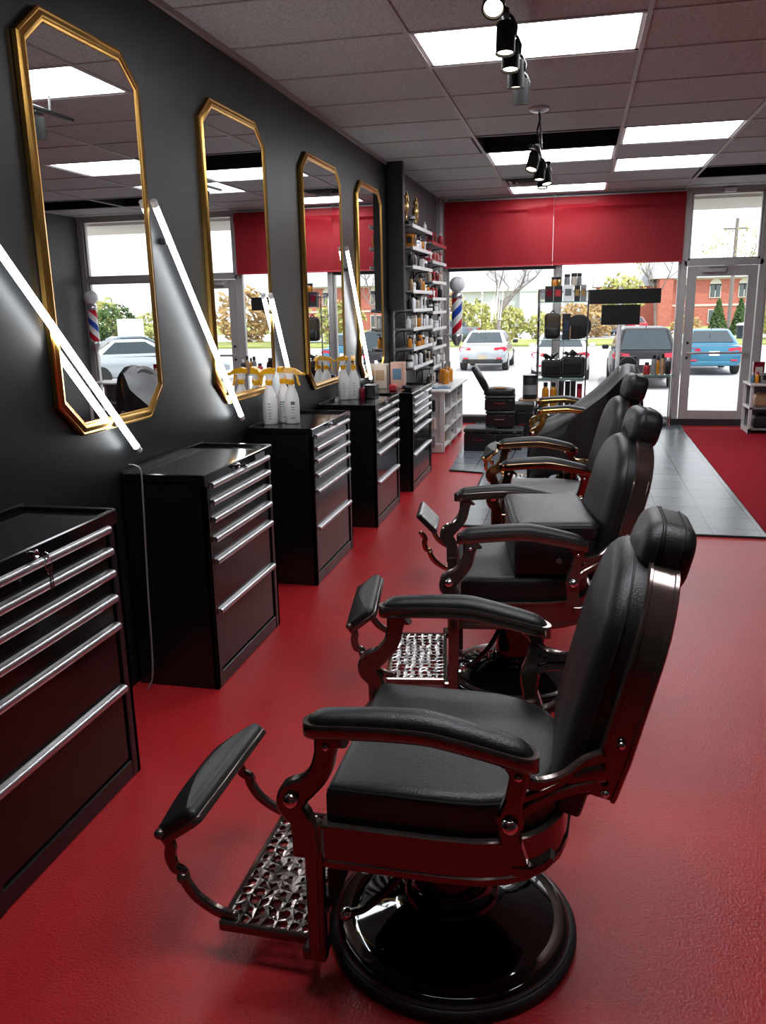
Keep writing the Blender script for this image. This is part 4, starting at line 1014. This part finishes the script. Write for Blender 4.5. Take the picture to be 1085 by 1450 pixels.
# ------------------------------------------------------------------ sign stand, window table
t = thing('sign_stand', 'white post carrying two blank black sign boards at the window', 'sign', (0.525, 11.86, 0.006))
MB().tube([(0, 0.02, 0.0), (0, 0.02, 1.86)], 0.030, 14).build('post', M['white'], t)
MB().box((0.05, 0, 1.742), (0.93, 0.022, 0.190), 0.003).build('upper_board', M['void'], t)
MB().box((0.01, 0, 1.502), (0.50, 0.022, 0.262), 0.003).build('lower_board', M['void'], t)
MB().lathe([(0.16, 0), (0.16, 0.012), (0.04, 0.022)], n=28).build('base', M['grey'], t)
t = thing('glass_table', 'narrow glass display table along the window by the door', 'table', (0.93, 11.74, 0.006))
tt = MB().box((0, 0, 0.715), (0.62, 0.30, 0.008)).build('tabletop', M['sglass'], t); MB().box((0, -0.15, 0.715), (0.62, 0.004, 0.010)).build('front_edge', M['gedge'], tt)
for sx in (-1, 1):
    for sy in (-1, 1): MB().tube([(sx*0.29, sy*0.13, 0), (sx*0.29, sy*0.13, 0.71)], 0.008, 8).build('leg', M['chrome'], t)
TZ = 0.006+0.720
t = thing('round_bag', 'round black bag with grey piping at the left of the glass table', 'bag', (0.655, 11.72, TZ))
MB().lathe([(0.09, -0.05), (0.115, -0.045), (0.12, 0.0), (0.115, 0.045), (0.09, 0.05)], (0, 0, 0.12), 24, 'y').build('drum', M['leather'], t, smooth=50)
MB().tube([(0.117*math.cos(a_), -0.046, 0.12+0.117*math.sin(a_)) for a_ in [2*PI*q/24 for q in range(24)]], 0.006, 6, True).build('piping', M['grey'], t)
MB().box((0, 0.02, 0.19), (0.22, 0.07, 0.10), 0.01).build('back_block', M['blackm'], t)
for k, (x, r, h, m, c) in enumerate(((0.90, 0.045, 0.16, 'red', 'blackm'), (0.99, 0.035, 0.26, 'grey', 'blackm'), (1.04, 0.025, 0.24, 'amber', 'blackm'), (1.10, 0.03, 0.27, 'tan', 'blackm'), (1.17, 0.035, 0.22, 'blackm', 'white'))):
    bottle('product_bottle', (x, 11.72, TZ), r, h, m, c, '%s bottle on the glass table, %s bottle from the left' % (CW[m], ['first', 'second', 'third', 'fourth', 'fifth'][k]), 'bottle', 'bottles on the glass table', 0.5, 0.2)
cl = MB()
cl.sphere((0, 0, 0.03), 0.09, 8, (1.2, 0.8, 0.7)); cl.sphere((0.08, 0.01, 0.02), 0.07, 8, (1, 0.8, 0.6))
tag(cl.build('crumpled_cloth', M['grey'], None, (1.08, 11.93, 0.035)), 'crumpled dark grey cloth lying by the window sill', 'cloth')

# ------------------------------------------------------------------ white rack right of the door
t = thing('retail_rack', 'low white retail rack right of the glass door', 'shelf unit', (2.13, 11.22, 0))
W_, D_, hh = 1.15, 0.46, 0.62
for x in (0.0, W_): MB().box((x+0.018, 0.018, hh/2), (0.036, 0.036, hh), 0.003).box((x+0.018, D_, hh/2), (0.036, 0.036, hh), 0.003).box((x+0.018, D_/2, 0.34), (0.03, D_, 0.03)).box((x+0.018, D_/2, 0.05), (0.03, D_, 0.06)).build('side_frame', M['whitewood'], t)
MB().box((W_/2+0.018, D_/2+0.01, hh+0.012), (W_+0.06, D_+0.06, 0.026), 0.004).build('top', M['whitewood'], t)
b = MB()
for z in (0.07, 0.335): b.box((W_/2+0.018, D_/2+0.01, z), (W_-0.01, D_-0.02, 0.02))
b.box((W_/2, D_+0.01, hh/2), (W_, 0.01, hh-0.02)); b.build('shelf', M['grey'], t)
for k, (x, m) in enumerate(((2.30, 'blackm'), (2.52, 'cream'), (2.75, 'grey'))):
    for zi, z in enumerate((0.08, 0.345)):
        tag(MB().pillow(rrect(0.19, 0.26, 0.03, 4), 0, 0.16, 0.04, crown=0.02).build('folded_cape', M[['blackm', 'tan', 'grey'][(k+zi) % 3]], None, (x, 11.42, z), smooth=60), '%s folded cape, %s from the left on the %s rack shelf' % (['black', 'tan', 'grey'][(k+zi) % 3], ['first', 'second', 'third'][k], ['lower', 'upper'][zi]), 'cape', 'folded capes in the rack')
carton((2.24, 11.46, 0.647), (0.13, 0.10, 0.26), 'crimson', 'cream', 'dark red carton standing on the white rack')
bottle('product_bottle', (2.165, 11.36, 0.647), 0.022, 0.13, 'blue', 'white', 'small blue green bottle at the left end of the rack', neck=0.5)
bottle('product_bottle', (2.215, 11.34, 0.647), 0.026, 0.14, 'amber', 'red', 'orange bottle on the rack in front of the dark red carton', neck=0.6)
carton((2.30, 11.34, 0.647), (0.08, 0.08, 0.13), 'grey', 'blackm', 'small grey carton on the rack')
for k in range(3): bottle('product_bottle', (2.40+0.09*k, 11.36, 0.647), 0.036, 0.22, 'grey', 'blackm', 'grey bottle on the rack, %s of three' % ['first', 'second', 'third'][k], 'bottle', 'grey bottles on the rack')

# ------------------------------------------------------------------ barber poles outside the glass
def barber_pole(x, y, z, lab, bx, by):
    t = thing('barber_pole', lab, 'barber pole', (x, y, z), 0, 'barber poles by the shop front')
    MB().lathe([(0.072, -0.24), (0.072, 0.24)], n=32).build('striped_cylinder', M['stripes'], t)
    MB().lathe([(0.076, 0.24), (0.080, 0.25), (0.080, 0.29), (0.066, 0.31), (0.04, 0.33)], n=28).build('upper_cap', M['alu'], t)
    MB().lathe([(0.030, -0.40), (0.055, -0.36), (0.082, -0.30), (0.082, -0.25), (0.076, -0.24)], n=28).build('lower_cap', M['alu'], t)
    MB().sphere((0, 0, 0.425), 0.108, 14).build('globe', M['globe'], t)
    for zz in (0.27, -0.27): MB().tube([(0, 0, zz), (bx, by, zz)], 0.014, 8).build('bracket', M['alu'], t)
barber_pole(-1.66, 11.72, 1.525, 'striped barber pole with a white globe by the left window', -0.225, 0.33)
barber_pole(3.50, 11.85, 1.47, 'striped barber pole at the right window, seen in the nearest mirror', 0.17, 0.20)

# ------------------------------------------------------------------ outside
GZ = [(12.17, -0.02), (15.0, -0.05), (22.0, -0.70), (31.0, -0.77), (50.0, -0.95), (52, -0.95)]
def ground(name, prof, m, lab, x0=-45, x1=60):
    g = MB(); g.loft([[(x0, y, z) for y, z in prof]+[(x0, y, z-0.3) for y, z in prof[::-1]], [(x1, y, z) for y, z in prof]+[(x1, y, z-0.3) for y, z in prof[::-1]]])
    o = g.build(name, m, smooth=0); o['kind'] = 'structure'; o['label'] = lab; return o
ground('sidewalk', GZ[:2], M['concrete'], 'pale concrete sidewalk outside the shop')
ground('parking_lot', GZ[1:], M['asphalt'], 'sunlit parking lot')
ground('lawn', [(52, -0.84), (60, -0.85)], M['grass'], 'strip of lawn beyond the parking lot')
ground('street', [(60, -1.0), (90, -1.3)], M['asphalt'], 'street beyond the lawn', -80, 90)
ground('lawn', [(90, -1.25), (240, -2.6)], M['grass'], 'far lawn around the buildings', -160, 160)
for k, x in enumerate((-7.0, -4.6, -2.15, 0.25, 3.0, 5.6, 8.2)):
    o = MB().loft([[(x-0.06, 22.5, -0.700), (x+0.06, 22.5, -0.700), (x+0.06, 22.5, -0.706), (x-0.06, 22.5, -0.706)], [(x-0.06, 28.5, -0.742), (x+0.06, 28.5, -0.742), (x+0.06, 28.5, -0.756), (x-0.06, 28.5, -0.756)]]).build('parking_line', M['paint'], smooth=0); o['kind'] = 'structure'
struct('ceiling', B((0.9, 12.95, 3.02), (9, 1.5, 0.10)), M['soffit'], label='beige soffit outside above the shop front')

def car(loc, rz, lab, paint, suv=False, plate='plate', scale=1.0):
    t = thing('car', lab, 'car', loc, rz, 'parked cars outside')
    t.scale = (scale,)*3
    W = 0.90; Lc = 4.5; zb = 0.30; belt = 0.98 if not suv else 1.02; top = 1.45 if not suv else 1.66
    st = [(0.0, 0.80, 0.42, belt-0.16), (0.06, 0.86, 0.36, belt-0.02), (0.25, 0.89, zb, belt), (0.8, W, zb-0.05, belt), (2.4, W, zb-0.06, belt-0.03), (3.4, W-0.01, zb-0.05, belt-0.10), (4.2, 0.86, zb, belt-0.22), (Lc, 0.70, 0.40, belt-0.36)]
    secs = []
    for y, w, z0, z1 in st:
        h = z1-z0
        P = [(w*0.86, 0), (w*0.97, 0.10), (w, 0.35), (w*0.985, 0.70), (w*0.93, 0.95), (w*0.84, 1.0)]
        secs.append([(x, y, z0+h*k) for x, k in P]+[(-x, y, z0+h*k) for x, k in P[::-1]])
    MB().loft(secs).build('body', CARP[paint], t, smooth=50)
    yr, yf = (0.55, 3.25) if not suv else (0.10, 3.2)
    tr_, tf = (1.25, 2.35) if not suv else (0.55, 2.45)
    gh = [(belt-0.04, yr, yf, 0.83), (belt+0.06, yr+0.10, yf-0.18, 0.81), (top-0.06, tr_-0.06, tf+0.08, 0.64), (top, tr_+0.08, tf-0.10, 0.56)]
    secs = []
    for z, y0, y1, w in gh:
        secs.append([(w*0.9, y0, z), (w, y0+0.10, z), (w, y1-0.10, z), (w*0.9, y1, z), (-w*0.9, y1, z), (-w, y1-0.10, z), (-w, y0+0.10, z), (-w*0.9, y0, z)])
    MB().loft(secs).build('cabin', CARP[paint], t, smooth=40)
    def lerp(a, b, k): return a+(b-a)*k
    a, b = gh[1], gh[2]
    def quad(P, off):
        n = (Vector(P[1])-Vector(P[0])).cross(Vector(P[3])-Vector(P[0])).normalized()
        if n.dot(Vector(off)) < 0: n = -n
        return MB().loft([[Vector(p)+n*0.004 for p in P], [Vector(p)+n*0.014 for p in P]])
    quad([(-a[3]*0.84, a[1], a[0]), (a[3]*0.84, a[1], a[0]), (b[3]*0.82, b[1], b[0]), (-b[3]*0.82, b[1], b[0])], (0, -1, 0.3)).build('rear_window', M['carglass'], t, smooth=0)
    for s in (-1, 1):
        quad([(s*a[3], a[1]+0.28, a[0]), (s*a[3], a[2]-0.20, a[0]), (s*b[3], b[2]-0.14, b[0]), (s*b[3], b[1]+0.16, b[0])], (s, 0, 0)).build('side_window', M['carglass'], t, smooth=0)
        zl = belt-0.20 if not suv else belt-0.14
        MB().loft([[(s*0.42, 0.035, zl+0.02), (s*0.82, 0.06, zl-0.03), (s*0.86, 0.16, zl+0.06), (s*0.80, 0.05, zl+0.14), (s*0.44, 0.03, zl+0.10)], [(s*0.42, -0.005, zl+0.02), (s*0.83, 0.01, zl-0.03), (s*0.90, 0.16, zl+0.06), (s*0.81, 0.0, zl+0.14), (s*0.44, -0.01, zl+0.10)]]).build('tail_light', M['tail'], t)
        MB().box((s*1.0, 2.75, belt+0.02), (0.20, 0.10, 0.13), 0.03).build('wing_mirror', CARP[paint] if paint != 'silver' else M['blackm'], t)
        MB().box((s*0.62, -0.012, 0.50), (0.20, 0.03, 0.05), 0.008).build('reflector', M['tail'], t)
        for y in (0.85, 3.55):
            w_ = MB().lathe([(0.20, -0.11), (0.31, -0.11), (0.335, -0.08), (0.335, 0.08), (0.31, 0.11), (0.20, 0.11)], (s*0.79, y, 0.335), 24, 'x').build('wheel', M['tyre'], t)
            MB().lathe([(0.02, 0.0), (0.20, -0.01), (0.205, 0.02), (0.02, 0.03)], (s*0.79+s*0.095, y, 0.335), 16, 'x').build('hubcap', M['alu'], w_)
    MB().box((0, 0.05, 0.40), (1.50, 0.16, 0.16), 0.04).build('bumper', M['blackm'] if paint in ('silver', 'black') else CARP[paint], t)
    MB().box((0, -0.014, belt-0.26 if plate == 'plate' else 0.54), (0.32, 0.02, 0.15), 0.004).build('licence_plate', M[plate], t)
    MB().box((0, 1.0 if not suv else 0.5, top+0.03), (0.02, 0.10, 0.06), 0.004).build('antenna', M['blackm'], t)
    return t
car((-3.45, 31.0, -0.79), 0.0, 'silver grey sedan parked outside the left window', 'silver', plate='platey')
car((-0.55, 26.5, -0.74), 0.0, 'white car parked behind the glass display tower', 'white')
car((1.80, 24.0, -0.72), 0.0, 'black sport utility car parked left of the door', 'black', suv=True)
car((4.30, 29.0, -0.76), 0.0, 'bright blue sedan seen through the glass door', 'blue', plate='plate')
car((12.3, 24.6, -0.72), 1.05, 'silver sedan at the right, seen in the nearest mirror', 'silver')
car((14.8, 29.0, -0.76), 0.75, 'dark blue car at the right, seen in the mirrors', 'dark')
car((2.3, 71.0, -1.12), 0.1, 'small dark sport utility car far off across the street', 'dark', suv=True)
car((4.6, 72.0, -1.12), 0.1, 'small maroon car far off across the street', 'maroon')
car((-7.0, 58.0, -0.88), 1.2, 'dark blue car beyond the silver sedan', 'dark')

def clump(name, lab, cat, grp, loc, rad, m, n=700, ls=0.16, stem=None, cone=False, seed=0):
    r = random.Random(seed); t = thing(name, lab, cat, loc, 0, grp); mb = MB(); vs = []; fs = []
    for q in range(n):
        if cone:
            h = r.random()**1.4; a_ = r.uniform(0, 2*PI); k = (1-h)*r.uniform(0.75, 1.0)+0.03
            p = Vector((rad[0]*k*math.cos(a_), rad[1]*k*math.sin(a_), rad[2]*2*h))
        else:
            d = Vector((r.gauss(0, 1), r.gauss(0, 1), r.gauss(0, 1))).normalized()*r.uniform(0.6, 1.0)**0.5
            d *= 1+0.22*math.sin(d.x*7+seed)*math.cos(d.z*6+d.y*5)
            p = Vector((rad[0]*d.x, rad[1]*d.y, rad[2]*(d.z+1)))
        u = Vector((r.gauss(0, 1), r.gauss(0, 1), r.gauss(0, 1))).normalized(); w = u.orthogonal().normalized(); s = ls*r.uniform(0.6, 1.3)
        o = len(vs); vs += [p+u*s, p+w*s*0.6, p-u*s, p-w*s*0.6]; fs.append((o, o+1, o+2, o+3))
    mb.add(vs, fs)
    if stem: mb.T = Matrix.Translation((0, 0, stem))
    mb2 = MB(); mb2.T = Matrix.Translation((0, 0, stem or 0)); mb2.add(vs, fs)
    mb2.build('foliage', m, t, smooth=0)
    MB().tube([(0, 0, 0), (0.03, 0, (stem or 0)+rad[2]*0.8)], [0.10*max(0.5, rad[2]/2)*1.2, 0.05], 8).build('trunk', M['bark'], t)
    return t
# bare tree
def bare_tree(loc, h, lab, seed, leaves=None, r0=0.17):
    r = random.Random(seed); t = thing('bare_tree', lab, 'tree', loc, 0, 'trees outside'); mb = MB(); tips = []
    def grow(p, d, L_, rad, lev):
        q = [p]; c = p.copy(); dd = d.copy()
        for k in range(4):
            dd = (dd+Vector((r.gauss(0, .08), r.gauss(0, .08), 0.05))).normalized(); c = c+dd*L_/4; q.append(c.copy())
        mb.tube(q, [rad*(1-0.14*k) for k in range(5)], 6)
        if lev == 0: tips.append(c); return
        for k in range(3 if lev > 1 else 3):
            a_ = r.uniform(0, 2*PI); sp = Vector((math.cos(a_), math.sin(a_), 0))
            grow(q[r.choice((3, 4))] if k else c, (dd*0.75+sp*r.uniform(0.45, 0.8)).normalized(), L_*r.uniform(0.62, 0.85), rad*0.52, lev-1)
    grow(Vector((0, 0, -0.1)), Vector((0.0, 0, 1)), h*0.34, r0, 4)
    mb.build('branches', M['bark'], t)
    if leaves:
        lf = MB(); vs = []; fs = []
        for p in tips:
            for k in range(3):
                pp = p+Vector((r.gauss(0, .2), r.gauss(0, .2), r.gauss(0, .2))); u = Vector((r.gauss(0, 1), r.gauss(0, 1), r.gauss(0, 1))).normalized(); w = u.orthogonal().normalized(); s = 0.13
                o = len(vs); vs += [pp+u*s, pp+w*s*.6, pp-u*s, pp-w*s*.6]; fs.append((o, o+1, o+2, o+3))
        lf.add(vs, fs); lf.build('foliage', leaves, t, smooth=0)
    return t
bare_tree((-4.2, 46, -0.95), 6.6, 'bare grey tree standing behind the silver sedan', 3, r0=0.20)
bare_tree((11.5, 64, -1.0), 9.0, 'thinly leafed tree showing above the glass door', 8, M['leafy'], r0=0.16)
bare_tree((5.6, 66, -1.0), 8.0, 'slim bare tree beside the brick building corner', 12, M['leafy'], r0=0.12)
sh = [(-7.6, 60, 1.7, 'leafy'), (-5.2, 64, 1.5, 'leafy'), (-2.6, 62, 1.2, 'leafy'), (-0.4, 66, 1.6, 'leafo'), (1.4, 68, 1.5, 'leafo'), (-11, 66, 2.4, 'leafo'), (4.2, 90, 1.8, 'leafg'), (7.2, 62, 1.1, 'leafo'), (27.5, 58, 1.5, 'leafy'), (31, 59, 1.9, 'leafg'), (34.5, 62, 1.9, 'leafy'), (12.5, 57, 1.5, 'leafy'), (17, 58, 1.7, 'leafy'), (22, 60, 2.0, 'leafo'), (-15, 70, 3.0, 'leafy')]
HU = {'leafy': 'yellow green', 'leafo': 'autumn orange', 'leafg': 'dark green'}
PL = ['left of the bare tree', 'just right of the bare tree', 'between the bare tree and the display tower', 'behind the display tower', 'right of the display tower', 'at the far left beside the barber pole', 'under the black sign boards', 'in front of the brick wall by the door', 'right of the white blank sign in the nearest mirror', 'left of the white blank sign in the nearest mirror', 'behind the right barber pole in the nearest mirror', 'just right of the door, beyond the blue car', 'right of the door view, next to the autumn bush', 'seen through the door reflected in the second mirror', 'beyond the barber pole, largest']
for k, (x, y, s, m) in enumerate(sh):
    if k < 10: s *= 0.8
    clump('shrub', '%s shrub %s' % (HU[m], PL[k]), 'shrub', 'shrubs beyond the parking lot', (x, y, -0.95 if y < 61 else -1.05), (s*1.1, s, s), M[m], 650, 0.15*s, seed=k)
clump('tree', 'round yellow green tree rising above the black sign boards', 'tree', 'trees outside', (3.6, 78, -1.1), (2.0, 2.0, 1.7), M['leafy'], 900, 0.22, stem=1.4, seed=40)
for k, (x, y) in enumerate(((10.45, 70), (12.05, 70))):
    clump('conifer', ['left', 'right'][k]+' of the two dark conical evergreens before the brick wall', 'tree', 'conical evergreens', (x, y, -1.1), (0.85, 0.85, 1.35), M['leafg'], 900, 0.16, cone=True, seed=60+k)
t = thing('utility_pole', 'tall wooden utility pole in front of the brick building', 'pole', (11.9, 74, -1.15))
MB().tube([(0, 0, 0), (0.05, 0, 9)], [0.17, 0.13], 10).build('shaft', M['bark'], t); MB().box((0, 0, 8.2), (1.9, 0.12, 0.14)).build('cross_arm', M['bark'], t)

t = thing('street_sign', 'white blank sign on two posts, seen in the nearest mirror', 'sign', (18.9, 40, -0.86))
MB().box((0, 0, 1.55), (1.5, 0.08, 1.1), 0.02).build('board', M['white'], t)
for x in (-0.6, 0.6): MB().tube([(x, 0.06, 0), (x, 0.06, 1.2)], 0.05, 8).build('post', M['white'], t)
# brick building
t = thing('brick_building', 'two storey red brick building with grey roof across the street', 'building', (9.0, 104, -1.6))
MB().box((14.0, 6, 2.7), (28.0, 12, 5.8)).build('wall', M['brick'], t, smooth=0)
MB().box((-3.0, 10, 2.3), (8, 9, 5.2)).build('wing', M['brick'], t, smooth=0)
MB().box((0.6, -0.25, 2.7), (1.5, 0.9, 5.9)).build('corner_pier', M['brick'], t, smooth=0)
rf = MB(); rf.loft([[(-1.0, -0.8, 5.6), (-1.0, 6, 8.0), (-1.0, 12.8, 5.6)], [(28.6, -0.8, 5.6), (27.6, 6, 8.0), (28.6, 12.8, 5.6)]]); rf.loft([[(-7.5, 5.0, 4.9), (-7.5, 10, 7.2), (-7.5, 15, 4.9)], [(1.5, 5.0, 4.9), (1.5, 10, 7.2), (1.5, 15, 4.9)]])
rf.build('roof', M['roof'], t, smooth=0)
MB().box((14, -0.03, 2.55), (28, 0.10, 0.22)).box((14, -0.03, 5.55), (28, 0.2, 0.25)).build('stone_band', M['stone'], t, smooth=0)
for row, z in ((0, 4.1), (1, 1.3)):
    for k in range(8):
        x = 2.9+k*3.1
        f = MB().box((x, -0.05, z), (1.25, 0.10, 1.55))
        if row == 0: f.lathe([(0.0, -0.05), (0.62, -0.05), (0.62, 0.05), (0.0, 0.05)], (x, -0.05, z+0.75), 20, 'y')
        fo_ = f.build('window', M['stone'], t)
        MB().box((x-0.29, -0.11, z), (0.48, 0.04, 1.35)).box((x+0.29, -0.11, z), (0.48, 0.04, 1.35)).build('pane', M['pane'], fo_)
MB().box((-3.2, 5.45, 1.1), (1.1, 0.1, 2.2)).build('door', M['pane'], t)
# white gabled house
t = thing('white_house', 'pale house with gabled grey roof behind the bare tree', 'building', (-8.0, 112, -2.0))
MB().box((0, 4, 2.6), (15, 8, 5.2)).build('wall', M['siding'], t, smooth=0)
g_ = MB(); g_.loft([[(-7.8, -0.6, 5.1), (-7.8, 4, 7.8), (-7.8, 8.6, 5.1)], [(7.8, -0.6, 5.1), (7.8, 4, 7.8), (7.8, 8.6, 5.1)]]); g_.build('roof', M['roof'], t, smooth=0)
gg = MB(); gg.loft([[(0.2, -1.4, 5.0), (6.2, -1.4, 5.0), (3.2, -1.4, 7.6)], [(0.2, 3, 5.0), (6.2, 3, 5.0), (3.2, 3, 7.6)]]); gg.box((3.2, 0.0, 2.5), (5.6, 2.6, 5.0)); gg.build('gable', M['siding'], t, smooth=0)
for x in (-5, -2, 3.2):
    w_ = MB().box((x, -0.05 if x < 0 else -1.35, 4.6 if x > 0 else 3.4), (1.2, 0.12, 1.5)).build('window', M['stone'], t); MB().box((x, -0.13 if x < 0 else -1.43, 4.6 if x > 0 else 3.4), (0.95, 0.04, 1.25)).build('pane', M['pane'], w_)
t = thing('low_building', 'low pale building with flat roof between the house and the brick block', 'building', (4.5, 135, -2.2))
MB().box((0, 4, 2.4), (16, 8, 4.8)).build('wall', M['siding'], t, smooth=0); MB().box((0, 4, 5.0), (16.6, 8.6, 0.5)).build('roof', M['roof'], t, smooth=0)
b = MB()
for k in range(6): b.box((-6+k*2.4, -0.03, 2.7), (1.1, 0.08, 1.2))
b.build('window_row', M['pane'], t, smooth=0)
t = thing('trash_bin', 'dark leaning bin beside the right conifer', 'bin', (10.2, 58.2, -0.86))
MB().lathe([(0.30, 0), (0.36, 0.8), (0.38, 0.85)], n=16).build('barrel', M['navy'], t); MB().lathe([(0.39, 0.85), (0.36, 0.93), (0.1, 1.0)], n=16).build('lid', M['white'], t)

# ------------------------------------------------------------------ light and camera
w = bpy.data.worlds.new('World'); scn.world = w; w.use_nodes = True
bg = w.node_tree.nodes['Background']
bg.inputs[0].default_value = (0.92, 0.96, 1.0, 1); bg.inputs[1].default_value = 1.25
sun = bpy.data.lights.new('sun', 'SUN'); sun.energy = 1.6; sun.angle = 0.02; sun.color = (1.0, 0.95, 0.88)
so = bpy.data.objects.new('sun', sun); COL.objects.link(so); so.rotation_euler = (math.radians(24), math.radians(18), 0)

cam = bpy.data.cameras.new('camera'); co = bpy.data.objects.new('camera', cam); COL.objects.link(co)
cam.sensor_fit = 'VERTICAL'; cam.sensor_height = 36.0; cam.lens = 1170.8/1450*36
co.matrix_world = Matrix(((0.9740880592716298, -0.03665079820599493, 0.22317968495204343, 0.0),
                          (0.2253521917173121, 0.24107443765107806, -0.9439806699289028, 0.0),
                          (-0.019205272001034515, 0.9698143299117, 0.24308706881544803, 1.70), (0, 0, 0, 1)))
cam.clip_start = 0.05; cam.clip_end = 600
scn.camera = co
vs = scn.view_settings
vs.view_transform = 'Standard'; vs.look = 'None'; vs.exposure = 0.94; vs.gamma = 1.0; vs.use_curve_mapping = False
